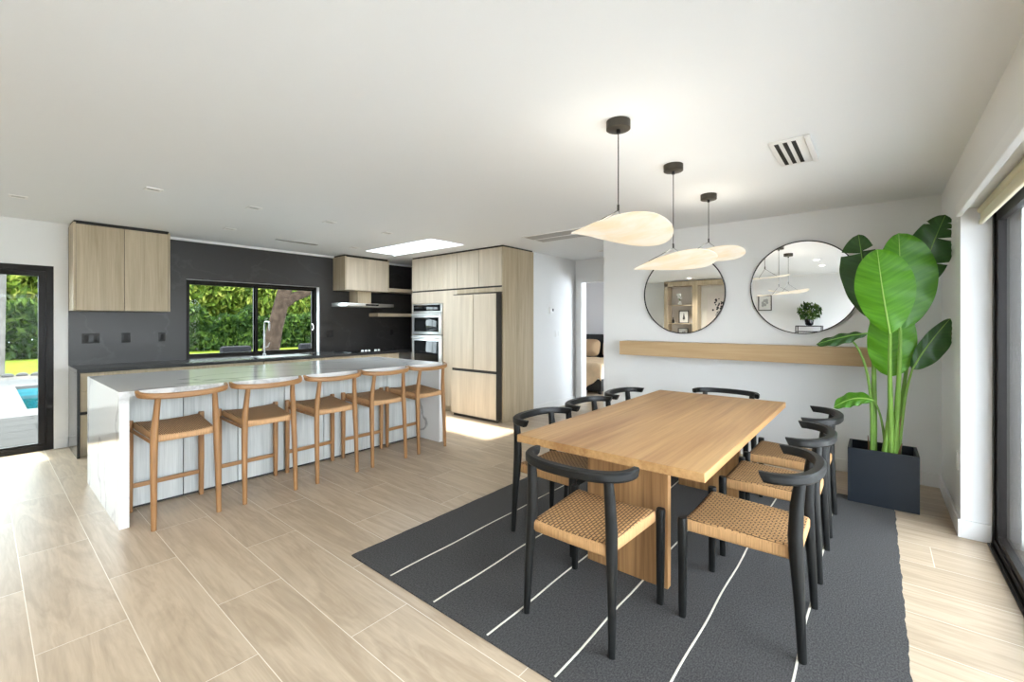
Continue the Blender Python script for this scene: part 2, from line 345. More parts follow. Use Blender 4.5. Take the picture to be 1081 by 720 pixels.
class MB:
    def __init__(s): s.bm = bmesh.new(); s.uv = None
    def merge(s, b2):
        me = bpy.data.meshes.new('tmp'); b2.to_mesh(me); b2.free(); s.bm.from_mesh(me); bpy.data.meshes.remove(me); return s
    def box(s, x0, x1, y0, y1, z0, z1, bev=0, seg=2):
        b = bmesh.new(); bmesh.ops.create_cube(b, size=1)
        for v in b.verts:
            v.co = Vector(((x0+x1)/2+v.co.x*(x1-x0), (y0+y1)/2+v.co.y*(y1-y0), (z0+z1)/2+v.co.z*(z1-z0)))
        if bev: bmesh.ops.bevel(b, geom=b.edges[:], offset=bev, segments=seg, profile=.5, affect='EDGES')
        return s.merge(b)
    def prism(s, poly, h0, h1, axis='Z', bev=0, seg=2):
        """polygon in the plane across axis, extruded along it"""
        b = bmesh.new()
        def mk(p, h):
            return {'Z': (p[0], p[1], h), 'Y': (p[0], h, p[1]), 'X': (h, p[0], p[1])}[axis]
        a = [b.verts.new(mk(p, h0)) for p in poly]; c = [b.verts.new(mk(p, h1)) for p in poly]
        b.faces.new(a); b.faces.new(c[::-1])
        n = len(poly)
        for i in range(n): b.faces.new((a[i], c[i], c[(i+1) % n], a[(i+1) % n]))
        bmesh.ops.recalc_face_normals(b, faces=b.faces[:])
        if bev: bmesh.ops.bevel(b, geom=b.edges[:], offset=bev, segments=seg, profile=.5, affect='EDGES')
        return s.merge(b)
    def sweep(s, path, rings, caps=True):
        """rings: list of lists of Vector (already placed)"""
        b = bmesh.new()
        R = [[b.verts.new(p) for p in r] for r in rings]
        n = len(R[0])
        for i in range(len(R)-1):
            for k in range(n): b.faces.new((R[i][k], R[i][(k+1) % n], R[i+1][(k+1) % n], R[i+1][k]))
        if caps: b.faces.new(R[0][::-1]); b.faces.new(R[-1])
        bmesh.ops.recalc_face_normals(b, faces=b.faces[:])
        return s.merge(b)
    def tube(s, path, rad, n=10, p=2.0, up=(0, 0, 1), aspect=1.0):
        path = [Vector(q) for q in path]
        if not isinstance(rad, (list, tuple)): rad = [rad]*len(path)
        rings = []; prev = None
        for i, q in enumerate(path):
            t = (path[min(i+1, len(path)-1)]-path[max(i-1, 0)]).normalized()
            if prev is None:
                u = Vector(up).cross(t)
                if u.length < .05: u = Vector((1, 0, 0)).cross(t)
                if u.length < .05: u = Vector((0, 1, 0)).cross(t)
                u.normalize()
            else:
                u = (prev-t*prev.dot(t)).normalized()
            prev = u; v = t.cross(u)
            r = []
            for k in range(n):
                a = 2*PI*(k+.5)/n; c, d = math.cos(a), math.sin(a)
                e = 2/p
                r.append(q+u*(rad[i]*math.copysign(abs(c)**e, c))+v*(rad[i]*aspect*math.copysign(abs(d)**e, d)))
            rings.append(r)
        return s.sweep(path, rings)
    def lathe(s, prof, cx, cy, n=24, cap=True):
        rings = [[Vector((cx+r*math.cos(2*PI*k/n), cy+r*math.sin(2*PI*k/n), z)) for k in range(n)] for r, z in prof]
        return s.sweep(None, rings, cap)
    def cyl(s, c, axis, r, h, n=24):
        c = Vector(c); a = {'X': Vector((1, 0, 0)), 'Y': Vector((0, 1, 0)), 'Z': Vector((0, 0, 1))}[axis]
        u = a.orthogonal().normalized(); v = a.cross(u)
        rings = [[c+a*d+u*r*math.cos(2*PI*k/n)+v*r*math.sin(2*PI*k/n) for k in range(n)] for d in (-h/2, h/2)]
        return s.sweep(None, rings)
    def ico(s, c, r, sub=2, sc=(1, 1, 1), jit=0):
        b = bmesh.new(); bmesh.ops.create_icosphere(b, subdivisions=sub, radius=1)
        for v in b.verts:
            k = 1+random.uniform(-jit, jit)
            v.co = Vector((c[0]+v.co.x*r*sc[0]*k, c[1]+v.co.y*r*sc[1]*k, c[2]+v.co.z*r*sc[2]*k))
        return s.merge(b)
    def build(s, name, mat, parent=None, smooth=40, label=None, cat=None, group=None, kind=None):
        me = bpy.data.meshes.new(name)
        if parent is not None: org = wloc(parent)
        else:
            xs = [v.co for v in s.bm.verts]
            org = Vector(((min(v.x for v in xs)+max(v.x for v in xs))/2, (min(v.y for v in xs)+max(v.y for v in xs))/2, min(v.z for v in xs)))
        for v in s.bm.verts: v.co -= org
        s.bm.to_mesh(me); s.bm.free()
        me.materials.append(M[mat] if isinstance(mat, str) else mat)
        if smooth:
            me.shade_smooth(); me.set_sharp_from_angle(angle=math.radians(smooth))
        o = bpy.data.objects.new(name, me); COL.objects.link(o)
        if parent is not None: o.parent = parent
        else: o.location = org
        return tag(o, label, cat, group, kind)

def box(name, mat, x0, x1, y0, y1, z0, z1, parent=None, bev=0, **kw):
    return MB().box(min(x0, x1), max(x0, x1), min(y0, y1), max(y0, y1), min(z0, z1), max(z0, z1), bev).build(name, mat, parent, **kw)
def structure(o): o['kind'] = 'structure'; return o
def copy_tree(o, parent=None):
    c = o.copy(); COL.objects.link(c)
    if parent is not None: c.parent = parent
    for ch in list(o.children): copy_tree(ch, c)
    return c

# ------------------------------------------------------------------ dimensions of the place (metres; X along the kitchen wall, Y towards it)
H = 2.46          # ceiling
XM = 5.13         # wall with the mirrors
YR = -.42         # wall behind the plant
YB = 6.94         # kitchen wall
XL = -1.62        # wall behind the camera
XF = 4.05         # end of the sliding-door recess
YC = 6.03         # raised strip of ceiling by the kitchen wall

# ------------------------------------------------------------------ the setting
structure(box('floor', 'floor', XL-.2, 9.6, -.70, 7.16, -.10, 0))
mb = MB()   # ceiling with the skylight well
sx0, sx1, sy0, sy1 = 3.70, 4.28, 4.41, YC
mb.box(XL-.2, sx0, -.70, YC, H, H+.42); mb.box(sx1, 9.6, -.70, YC, H, H+.42)
mb.box(sx0, sx1, -.70, sy0, H, H+.42)
mb.box(XL-.2, 9.6, YC, 7.16, H+.018, H+.42)
structure(mb.build('ceiling', 'ceiling', smooth=0))

mb = MB()   # kitchen wall with the door and window openings
WX0, WX1, WZ0, WZ1 = 1.716, 3.499, .90, 1.953
DX0, DX1, DZ = -1.15, .518, 2.0
mb.box(XL-.2, DX0, YB, 7.14, 0, H+.06); mb.box(DX0, DX1, YB, 7.14, DZ, H+.06); mb.box(DX1, WX0, YB, 7.14, 0, H+.06)
mb.box(WX0, WX1, YB, 7.14, 0, WZ0-.04); mb.box(WX0, WX1, YB, 7.14, WZ1, H+.06); mb.box(WX1, 5.5, YB, 7.14, 0, H+.06)
structure(mb.build('wall_back', 'wall', smooth=0))
structure(box('wall_mirror', 'wall', XM, 6.6, YR-.2, 2.71, 0, H))
mb = MB()   # wall behind the plant, with the deep sliding-door recess and lintel
mb.box(XF, XM, -.68, YR, 0, H)
mb.box(-1.25, XF, -.68, YR, 2.12, H); mb.box(XL-.2, -1.25, -.68, YR, 0, H)
structure(mb.build('wall_right', 'wall', smooth=0))
structure(box('wall_left', 'wall', XL-.2, XL, YR, YB, 0, H))
structure(box('wall_hall', 'wall', 5.32, 6.62, 4.03, YB, 0, H))
mb = MB()   # end of the hall with the bedroom doorway
mb.box(6.6, 6.72, 3.90, 4.03, 0, H); mb.box(6.6, 6.72, 3.02, 3.90, 2.07, H); mb.box(6.6, 6.72, 2.71, 3.02, 0, H)
structure(mb.build('wall_hall_end', 'wall', smooth=0))
mb = MB(); mb.box(6.56, 6.60, 3.89, 3.99, 0, 2.15); mb.box(6.56, 6.60, 2.93, 3.89, 2.06, 2.15); mb.box(6.56, 6.60, 2.93, 3.03, 0, 2.06)
mb.box(6.60, 6.72, 3.885, 3.90, 0, 2.07)
structure(mb.build('trim_1', 'trim', smooth=0))
mb = MB(); mb.box(9.42, 9.5, 2.0, 6.9, 0, H)
structure(mb.build('wall_bedroom_back', 'grey_wall', smooth=0))
mb = MB(); mb.box(6.72, 9.42, 6.8, 6.9, 0, H); mb.box(6.62, 6.72, 4.03, 6.9, 0, H)
structure(mb.build('wall_bedroom_left', 'wall', smooth=0))
mb = MB(); mb.box(6.72, 9.42, 1.9, 2.0, 0, .3); mb.box(6.72, 9.42, 1.9, 2.0, 2.35, H); mb.box(6.72, 7.0, 1.9, 2.0, .3, 2.35); mb.box(9.2, 9.42, 1.9, 2.0, .3, 2.35)
mb.box(6.6, 6.72, 1.9, 2.71, 0, H)
structure(mb.build('wall_bedroom_right', 'wall', smooth=0))
BBH = .115
mb = MB(); mb.box(XM-.014, XM, YR, 2.71, 0, BBH, .003); mb.box(XM-.014, 6.56, 2.71, 2.724, 0, BBH, .003)
structure(mb.build('baseboard_mirror', 'trim', smooth=0))
mb = MB(); mb.box(XF-.014, XM-.014, YR, YR+.014, 0, BBH, .003); mb.box(XF-.014, XF, -.555, YR, 0, BBH, .003)
structure(mb.build('baseboard_right', 'trim', smooth=0))
mb = MB(); mb.box(5.33, 6.56, 4.016, 4.03, 0, BBH, .003)
structure(mb.build('baseboard_hall', 'trim', smooth=0))
mb = MB(); mb.box(DX1, .625, YB-.014, YB, 0, BBH, .003)
structure(mb.build('baseboard_back', 'trim', smooth=0))
structure(box('trim_2', 'trim', .63, 5.30, YB-.03, YB, 2.445, H+.017))      # pale bead above the stone
mb = MB(); mb.box(-1.25, XF+.01, YR-.008, YR+.022, 2.075, 2.15, .004)         # casing over the sliding door
structure(mb.build('trim_3', 'trim', smooth=0))

# kitchen window: reveal lining, black frame with two sashes, panes
def frame_mb(x0, x1, z0, z1, y0, y1, w):
    m = MB(); m.box(x0, x0+w, y0, y1, z0, z1); m.box(x1-w, x1, y0, y1, z0, z1); m.box(x0+w, x1-w, y0, y1, z0, z0+w); m.box(x0+w, x1-w, y0, y1, z1-w, z1)
    return m
w1 = structure(frame_mb(WX0, WX1, WZ0, WZ1, 7.03, 7.10, .032).build('window_1', 'frame_dark', smooth=0))
f = frame_mb(WX0+.032, 2.62, WZ0+.032, WZ1-.032, 7.035, 7.06, .03).build('sash', 'frame_dark', w1, smooth=0)
box('pane', 'glass_tint', WX0+.062, 2.59, 7.045, 7.051, WZ0+.062, WZ1-.062, f, smooth=0)
f = frame_mb(2.57, WX1-.032, WZ0+.032, WZ1-.032, 7.065, 7.09, .03).build('sash', 'frame_dark', w1, smooth=0)
box('pane', 'glass_tint', 2.60, WX1-.062, 7.074, 7.080, WZ0+.062, WZ1-.062, f, smooth=0)
mb = MB(); mb.tube([(3.43, 7.03, 1.36), (3.43, 6.99, 1.34), (3.43, 6.985, 1.28), (3.43, 7.03, 1.26)], .007, 8)
mb.build('latch', 'chrome', w1)
# left glass door to the terrace
d1 = structure(frame_mb(DX0, DX1, 0, DZ, 6.95, 7.06, .06).build('door_1', 'frame_dark', smooth=0))
for (a, b_, y) in ((DX0+.06, -.29, 7.03), (-.35, DX1-.06, 6.985)):
    f = frame_mb(a, b_, .025, DZ-.06, y-.018, y+.018, .055).build('door_panel', 'frame_dark', d1, smooth=0)
    box('pane', 'glass_tint', a+.055, b_-.055, y-.003, y+.003, .08, DZ-.115, f, smooth=0)
# big sliding door beside the camera
d2 = structure(frame_mb(-1.25, XF, 0, 2.12, -.675, -.56, .05).build('door_2', 'frame_dark', smooth=0))
xs = [XF-.05, 2.72, 1.38, .05, -1.20]
for i in range(4):
    y = -.59 if i % 2 == 0 else -.64
    a, b_ = xs[i+1]-.03, xs[i]
    f = frame_mb(a, b_, .03, 2.07, y-.02, y+.02, .06).build('door_panel', 'frame_dark', d2, smooth=0)
    box('pane', 'glass', a+.06, b_-.06, y-.003, y+.003, .09, 2.01, f, smooth=0)
mb = MB(); mb.box(-1.2, XF-.03, -.560, -.550, 0, .014); mb.box(-1.2, XF-.03, -.545, -.535, 0, .010)
mb.build('sill_track', 'frame_dark', d2, smooth=0)
t = thing('roller_blind', (1.4, -.505, 2.0), 'rolled-up cream roller blind in the recess above the sliding door', 'blind')
box('fabric', 'blind', -1.2, XF-.03, -.508, -.505, 2.03, 2.10, t, smooth=0)
box('bottom_bar', 'blind', -1.2, XF-.03, -.516, -.497, 2.005, 2.03, t, .004)
mb = MB(); mb.cyl((1.42, -.512, 2.095), 'X', .022, 5.2, 20); mb.build('roll', 'blind', t)
# unseen bedroom window, made large to brighten the bedroom
w2 = structure(frame_mb(7.0, 9.2, .3, 2.35, 1.92, 1.98, .05).build('window_2', 'frame_dark', smooth=0))
box('pane', 'glass', 7.05, 9.15, 1.947, 1.953, .35, 2.30, w2, smooth=0)
# skylight glazing
w3 = structure(frame_mb(0, 1, 0, 1, 0, 1, .3).build('window_3', 'trim', smooth=0))
me = w3.data; bpy.data.objects.remove(w3)
mb = MB(); mb.box(sx0-.05, sx0, sy0-.05, sy1+.05, H+.42, H+.48); mb.box(sx1, sx1+.05, sy0-.05, sy1+.05, H+.42, H+.48)
mb.box(sx0, sx1, sy0-.05, sy0, H+.42, H+.48); mb.box(sx0, sx1, sy1, sy1+.05, H+.42, H+.48)
w3 = structure(mb.build('window_3', 'trim', smooth=0))
box('pane', 'glass', sx0, sx1, sy0, sy1, H+.45, H+.456, w3, smooth=0)

# ------------------------------------------------------------------ kitchen run
t = thing('stone_backsplash', (3, YB-.01, .9), 'charcoal stone slab covering the kitchen wall around the window', 'backsplash')
mb = MB(); yb0, yb1 = YB-.014, YB
mb.box(.63, WX0, yb0, yb1, .905, 2.445); mb.box(WX0, WX1, yb0, yb1, WZ1, 2.445); mb.box(WX1, 5.30, yb0, yb1, .905, 2.445)
mb.build('stone_slab', 'stone', t, smooth=0)
MB().box(5.30, 5.32, 6.02, yb0, .905, 2.445).build('stone_return', 'stone', smooth=0, label='charcoal stone slab on the short side wall behind the floating shelves', cat='backsplash')
for i, (x, w, lab) in enumerate(((.812, .15, 'double black outlet plate on the dark stone, furthest left'), (1.117, .085, 'black outlet plate on the dark stone, second from the left under the upper cabinet'), (1.462, .075, 'black outlet plate just left of the kitchen window'), (3.671, .12, 'wide black outlet plate right of the kitchen window'), (4.875, .075, 'black outlet plate in the stone corner next to the ovens'))):
    t = thing('outlet', (x, yb0, 1.2), lab, 'outlet', 'black outlets on the stone wall')
    box('cover_plate', 'darkplate', x-w/2, x+w/2, yb0-.006, yb0, 1.145, 1.26, t, .002)
    for k in range(2 if w > .1 else 1):
        xc = x if w < .1 else x-w/4+k*w/2
        box('socket', 'vent_dark', xc-.017, xc+.017, yb0-.009, yb0-.006, 1.168, 1.238, t, .001, smooth=0)

mb = MB()      # worktop with its waterfall end on the left; runs into the window sill
YF = 6.25
mb.box(.63, 5.30, YF, yb0, .868, .905, .002); mb.box(.63, .652, YF, yb0, 0, .868)
mb.box(WX0, WX1, yb0, 7.03, .868, .905)
mb.build('kitchen_worktop', 'stone_top', smooth=0, label='dark stone worktop with waterfall end under the kitchen window', cat='worktop')

bx = [.652, 1.50, 2.40, 3.40, 4.55]
labs = ['light oak drawer cabinet at the left end of the dark worktop', 'light oak base cabinet under the dark worktop, left of the sink', 'light oak base cabinet under the sink', 'light oak base cabinet under the black cooktop']
for i in range(4):
    x0, x1 = bx[i]+.001, bx[i+1]-.001
    t = thing('base_cabinet', ((x0+x1)/2, 6.6, 0), labs[i], 'cabinet', 'base cabinets under the dark worktop')
    mb = MB(); mb.box(x0, x1, YF+.03, yb0, .10, .867 if i != 2 else .66)
    mb.build('body', 'cab', t, smooth=0)
    box('toe_kick', 'cab', x0, x1, YF+.08, YF+.10, 0, .10, t, smooth=0)
    for (z0, z1) in ((.105, .435), (.47, .68), (.684, .862)):
        box('drawer', 'cab', x0+.002, x1-.002, YF+.008, YF+.029, z0, z1, t, .001, smooth=0)
    box('finger_pull', 'gap', x0+.002, x1-.002, YF+.0155, YF+.0295, .44, .466, t, smooth=0)

t = thing('sink', (2.8, 6.55, .7), 'black undermount sink set in the dark worktop at the window', 'sink')
mb = MB(); sxa, sxb, sya, syb = 2.42, 3.10, 6.35, 6.76
mb.box(sxa, sxb, sya, syb, .70, .71); mb.box(sxa, sxa+.01, sya, syb, .71, .868); mb.box(sxb-.01, sxb, sya, syb, .71, .868); mb.box(sxa+.01, sxb-.01, sya, sya+.01, .71, .868); mb.box(sxa+.01, sxb-.01, syb-.01, syb, .71, .868)
mb.build('basin', 'darkplate', t, smooth=0)
mb = MB(); mb.box(sxa, sxb, sya, syb, .9052, .9075, .001); mb.build('rim', 'darkplate', t, smooth=0)
t = thing('faucet', (2.63, 6.83, .905), 'tall chrome kitchen faucet standing in front of the window', 'faucet')
mb = MB(); mb.lathe([(.024, .905), (.024, .925), (.0115, .935), (.0105, 1.30)], 2.63, 6.83, 16); mb.build('body', 'faucet', t)
mb = MB(); mb.tube([(2.63, 6.83, 1.29), (2.63, 6.83, 1.36), (2.63, 6.82, 1.385), (2.63, 6.795, 1.395), (2.63, 6.70, 1.395), (2.63, 6.665, 1.385), (2.63, 6.655, 1.35), (2.63, 6.655, 1.27)], [.0095]*8, 12); mb.build('spout', 'faucet', t)
mb = MB(); mb.tube([(2.648, 6.83, 1.02), (2.68, 6.83, 1.03), (2.70, 6.825, 1.09)], [.010, .009, .006], 8); mb.build('lever', 'faucet', t)
t = thing('cooktop', (4.13, 6.56, .905), 'black glass cooktop with small steel knobs under the range hood', 'cooktop')
box('glass_top', 'oven_glass', 3.70, 4.56, 6.31, 6.82, .9055, .913, t, .002)
for k, x in enumerate((3.93, 3.99, 4.05, 4.17, 4.23)):
    mb = MB(); mb.lathe([(.019, .913), (.019, .935), (.015, .94)], x, 6.37, 14); mb.build('knob', 'steel', t)

def cabinet_doors(t, mat, splits, y, z0, z1, gap=.0025, th=.02):
    for a, b_ in zip(splits[:-1], splits[1:]):
        box('door', mat, a+gap, b_-gap, y, y+th, z0, z1, t, .001, smooth=0)

t = thing('upper_cabinet', (1.05, 6.74, 1.515), 'light oak two-door wall cabinet left of the kitchen window', 'cabinet')
mb = MB(); mb.box(.632, .652, 6.55, yb0, 1.515, 2.455); mb.box(1.445, 1.463, 6.55, yb0, 1.515, 2.455); mb.box(.652, 1.445, 6.575, yb0, 1.515, 2.44)
mb.build('body', 'cab', t, smooth=0)
box('shadow_gap', 'gap', .652, 1.445, 6.571, 6.575, 1.515, 2.474, t, smooth=0)
box('top_shade_strip', 'gap', .64, 1.455, 6.575, yb0-.01, 2.456, 2.477, t, smooth=0)  # black strip paints the dark gap between cabinet and ceiling
cabinet_doors(t, 'cab', [.652, 1.045, 1.445], 6.551, 1.517, 2.44)
t = thing('hood_cabinet', (4.14, 6.74, 1.91), 'light oak two-door wall cabinet above the range hood', 'cabinet')
mb = MB(); mb.box(3.728, 3.748, 6.55, yb0, 1.91, 2.452); mb.box(4.535, 4.553, 6.55, yb0, 1.91, 2.452); mb.box(3.748, 4.535, 6.575, yb0, 1.91, 2.44)
mb.build('body', 'cab', t, smooth=0)
box('shadow_gap', 'gap', 3.748, 4.535, 6.571, 6.575, 1.912, 2.474, t, smooth=0)
box('top_shade_strip', 'gap', 3.74, 4.545, 6.575, yb0-.01, 2.453, 2.477, t, smooth=0)
cabinet_doors(t, 'cab_lit', [3.748, 4.135, 4.535], 6.551, 1.912, 2.44)
t = thing('range_hood', (4.15, 6.7, 1.64), 'flat steel range hood with oak covered duct above the cooktop', 'range hood')
mb = MB(); mb.prism([(6.44, 1.645), (6.44, 1.695), (6.80, 1.705), (yb0, 1.705), (yb0, 1.645)], 3.70, 4.575, 'X', .003); mb.build('canopy', 'steel', t)
box('duct_cover', 'cab', 4.02, 4.27, 6.66, yb0, 1.705, 1.91, t, .001, smooth=0)
box('control_strip', 'oven_glass', 4.03, 4.27, 6.436, 6.440, 1.655, 1.685, t, smooth=0)
box('grease_filter', 'vent_grey', 3.78, 4.50, 6.50, 6.85, 1.640, 1.645, t, smooth=0)
mb = MB(); mb.box(4.555, 5.30, 6.58, yb0, 1.925, 1.985, .001); mb.build('floating_shelf', 'cab_h', smooth=0, label='upper light oak floating shelf between hood cabinet and tall oven cabinet', cat='shelf', group='oak floating shelves in the stone corner')
mb = MB(); mb.box(4.40, 5.30, 6.66, yb0, 1.487, 1.545, .001); mb.build('floating_shelf', 'cab_h', smooth=0, label='lower light oak floating shelf right of the range hood', cat='shelf', group='oak floating shelves in the stone corner')

# tall units on the right
XT = 4.62
def ydoors(t, mat, splits, x, z0, z1, gap=.0035, th=.018, name='door'):
    box('shadow_gap', 'gap', x+.0185, x+.0199, splits[0]+.001, splits[-1]-.001, z0, z1, t, smooth=0)  # black sheet paints the shade in the joints between doors
    for a, b_ in zip(splits[:-1], splits[1:]):
        box(name, mat, x, x+th, a+gap, b_-gap, z0, z1, t, .001, smooth=0)
YS = 4.904
t = thing('oven_cabinet', (4.96, 5.46, 0), 'tall light oak cabinet housing the two ovens', 'cabinet')
mb = MB(); mb.box(XT+.02, 5.30, YS+.001, 6.0, .09, .46); mb.box(XT+.02, 5.30, YS+.001, 5.22, .46, 1.69); mb.box(XT+.02, 5.30, 5.97, 6.0, .46, 1.69); mb.box(5.2, 5.30, 5.22, 5.97, .46, 1.69); mb.box(XT+.02, 5.30, YS+.001, 6.0, 1.69, 2.44)
mb.build('body', 'cab', t, smooth=0)
box('toe_kick', 'cab', XT+.06, XT+.08, YS+.001, 6.0, 0, .09, t, smooth=0)
mb = MB(); mb.box(XT, XT+.019, YS+.002, 5.222, .095, 1.878); mb.box(XT, XT+.019, 5.962, 6.0, .095, 1.878); mb.box(XT, XT+.019, 5.222, 5.962, 1.692, 1.878); mb.box(XT, XT+.019, 5.222, 5.962, .095, .455)
mb.build('front_panel', 'cab_lit', t, smooth=0)
box('finger_gap', 'gap', XT+.012, XT+.02, YS+.001, 6.0, 1.878, 1.902, t, smooth=0)
box('top_shade_strip', 'gap', XT+.004, 5.29, YS+.001, 5.99, 2.4405, 2.459, t, smooth=0)  # black strip for the shaded gap under the ceiling
ydoors(t, 'cab_lit', [YS, 5.215, 5.58, 6.0], XT, 1.902, 2.436)
def oven(name, label, z0, z1, panel, win):
    t = thing(name, (XT, 5.592, z0), label, 'oven')
    box('body', 'black_metal', XT-.0, 5.19, 5.225, 5.958, z0, z1, t, smooth=0)
    if panel:
        box('control_panel', 'steel', XT-.022, XT, 5.225, 5.958, panel, z1, t, .003)
        box('display', 'oven_glass', XT-.026, XT-.022, 5.26, 5.925, panel+.02, z1-.02, t, .001)
        zt = panel-.006
    else: zt = z1
    d = box('door', 'steel', XT-.032, XT-.001, 5.225, 5.958, z0+.004, zt, t, .004)
    box('door_glass', 'oven_glass', XT-.036, XT-.032, 5.29, 5.893, win[0], win[1], d, .002)
    mb = MB(); mb.cyl((XT-.068, 5.592, zt-.035), 'Y', .011, .66, 14)
    for y in (5.30, 5.884): mb.cyl((XT-.05, y, zt-.035), 'X', .008, .04, 10)
    mb.build('handle', 'steel', d)
oven('microwave_oven', 'steel upper oven with black display strip built into tall oak cabinet', 1.185, 1.685, 1.545, (1.235, 1.465))
oven('built_in_oven', 'steel lower wall oven with large black glass door in tall oak cabinet', .46, 1.175, None, (.52, 1.09))

t = thing('fridge_cabinet', (4.96, 4.45, 0), 'tall light oak surround with side panel framing the refrigerator', 'cabinet')
mb = MB(); mb.box(XT, 5.32, 3.98, 4.004, 0, 2.438); mb.build('side_panel', 'cab', t, smooth=0)
mb = MB(); mb.box(XT+.02, 5.30, 4.004, YS-.001, 1.82, 2.44); mb.box(5.28, 5.30, 4.004, YS-.001, 0, 1.82); mb.build('body', 'cab', t, smooth=0)
box('filler_panel', 'cab', XT, XT+.019, 4.006, YS-.002, 1.815, 1.878, t, smooth=0)
box('finger_gap', 'gap', XT+.012, XT+.02, 4.006, YS, 1.878, 1.902, t, smooth=0)
box('top_shade_strip', 'gap', XT+.004, 5.30, 3.986, YS-.001, 2.4405, 2.459, t, smooth=0)
ydoors(t, 'cab_lit', [4.006, 4.447, YS], XT, 1.902, 2.436)
t = thing('refrigerator', (4.9, 4.44, 0), 'french-door refrigerator with light oak fronts and dark sides', 'refrigerator')
box('body', 'fridge_side', 4.535, 5.27, 4.012, 4.898, .03, 1.80, t, .003)
for a, b_ in ((4.012, 4.438), (4.450, 4.898)):
    d = box('door', 'fridge_side', 4.512, 4.534, a, b_, .712, 1.785, t, .002, label='oak fronted refrigerator door')
    box('front_panel', 'cab_lit', 4.498, 4.512, a, b_, .712, 1.785, d, .001, smooth=0)
d = box('freezer_drawer', 'fridge_side', 4.512, 4.534, 4.012, 4.898, .045, .672, t, .002)
box('front_panel', 'cab_lit', 4.498, 4.512, 4.012, 4.898, .045, .672, d, .001, smooth=0)
box('grip_recess', 'gap', 4.515, 4.535, 4.012, 4.898, .672, .712, t, smooth=0)
box('base_grille', 'fridge_side', 4.54, 4.56, 4.02, 4.89, 0, .03, t, smooth=0)

# ------------------------------------------------------------------ island
t = thing('kitchen_island', (2.02, 4.58, 0), 'long kitchen island with white veined quartz waterfall top and pale panelled back', 'kitchen island')
mb = MB(); IX0, IX1, IY0, IY1 = .594, 3.44, 3.897, 5.25
mb.prism([(IX0, 0), (IX0, .92), (IX1, .92), (IX1, 0), (IX1-.05, 0), (IX1-.05, .883), (IX0+.052, .883), (IX0+.052, 0)], IY0, IY1, 'Y')
mb.build('waterfall_top', 'quartz', t, smooth=0)
box('body', 'isl_panel', IX0+.053, IX1-.051, 4.27, 5.22, .06, .882, t, smooth=0)
box('shadow_gap', 'gap', IX0+.053, IX1-.051, 4.2665, 4.2695, .03, .880, t, smooth=0)
box('toe_kick', 'gap', IX0+.053, IX1-.051, 4.275, 5.18, 0, .06, t, smooth=0)
px = [IX0+.053, 1.034, 1.422, 1.81, 2.19, 2.568, 2.93, IX1-.051]
for a, b_ in zip(px[:-1], px[1:]):
    box('back_panel', 'isl_panel', a+.003, b_-.003, 4.25, 4.266, .022, .880, t, .001, smooth=0)
px = [IX0+.053, 1.2, 1.75, 2.3, 2.85, IX1-.051]
for a, b_ in zip(px[:-1], px[1:]):
    box('door', 'isl_panel', a+.0015, b_-.0015, 5.22, 5.24, .065, .880, t, .001, smooth=0)

# ------------------------------------------------------------------ seats
def spow(v, e): return math.copysign(abs(v)**e, v)
def rail_mb(hw, y0, dep, n, zc, zend, w, h, wend=None):
    """bent back rail: U in plan, flat section with eased corners, ends cut at a slant"""
    K = 44; pts = []
    for i in range(K+1):
        a = PI*i/K
        x = hw*spow(math.cos(a), 2/n); s = abs(math.sin(a))**(2/n)
        pts.append(Vector((x, y0-dep*s, zc+(zend-zc)*(1-s))))
    # even spacing
    d = [0]
    for i in range(K): d.append(d[-1]+(pts[i+1]-pts[i]).length)
    out = []
    for k in range(41):
        q = d[-1]*k/40; i = max(j for j in range(K+1) if d[j] <= q+1e-9); i = min(i, K-1)
        out.append(pts[i].lerp(pts[i+1], (q-d[i])/(d[i+1]-d[i])))
    sec = [(-.5, -.28), (-.34, -.5), (.34, -.5), (.5, -.28), (.5, .22), (.36, .5), (-.30, .5), (-.5, .30)]
    rings = []
    for i, p in enumerate(out):
        t = (out[min(i+1, 40)]-out[max(i-1, 0)]).normalized()
        u = Vector((t.y, -t.x, 0)).normalized(); e = min(i, 40-i)/40
        ww = w*(.72+.28*min(1, e/.22)); sgn = -1 if i == 0 else (1 if i == 40 else 0)
        rings.append([p+u*(a*ww)+Vector((0, 0, b_*h))+t*(sgn*(.5+b_)*.020) for a, b_ in sec])
    m = MB(); m.sweep(None, rings); return m

def seat_mb(wf, wr, yf, yr, zf, zr, th, dip=.006, rnd=.014):
    b = bmesh.new(); nx, ny = 14, 14; V = {}
    m = MB()
    def P(i, j):
        u = -1+2*i/nx; v = j/ny
        w = wr+(wf-wr)*v
        y = yr+(yf-yr)*v; z = zr+(zf-zr)*v
        z -= dip*(1-u*u)*1.0
        return u*w, y, z
    # rounded-over slab: rings of a closed cross-section along x, swept in y
    rings = []
    ys = [0, .015, .05]+[.05+.90*k/10 for k in range(1, 10)]+[.95, .985, 1]
    for v in ys:
        edge = min(v, 1-v); inset = rnd*(1-min(1, edge/.03))**2*.9
        r = []
        w = wr+(wf-wr)*v; y = yr+(yf-yr)*v; zt = zr+(zf-zr)*v-inset; zb = zr+(zf-zr)*v-th+inset
        for k in range(13):
            u = -1+2*k/12; r.append(Vector((u*(w-rnd), y, zt-dip*(1-u*u))))
        r += [Vector((w-rnd*.3, y, zt-rnd*.3)), Vector((w, y, zt-rnd)), Vector((w, y, zb+rnd)), Vector((w-rnd*.3, y, zb+rnd*.3))]
        for k in range(5):
            u = 1-2*k/4; r.append(Vector((u*(w-rnd), y, zb)))
        r += [Vector((-w+rnd*.3, y, zb+rnd*.3)), Vector((-w, y, zb+rnd)), Vector((-w, y, zt-rnd)), Vector((-w+rnd*.3, y, zt-rnd*.3))]
        rings.append(r)
    m.sweep(None, rings); b.free(); return m

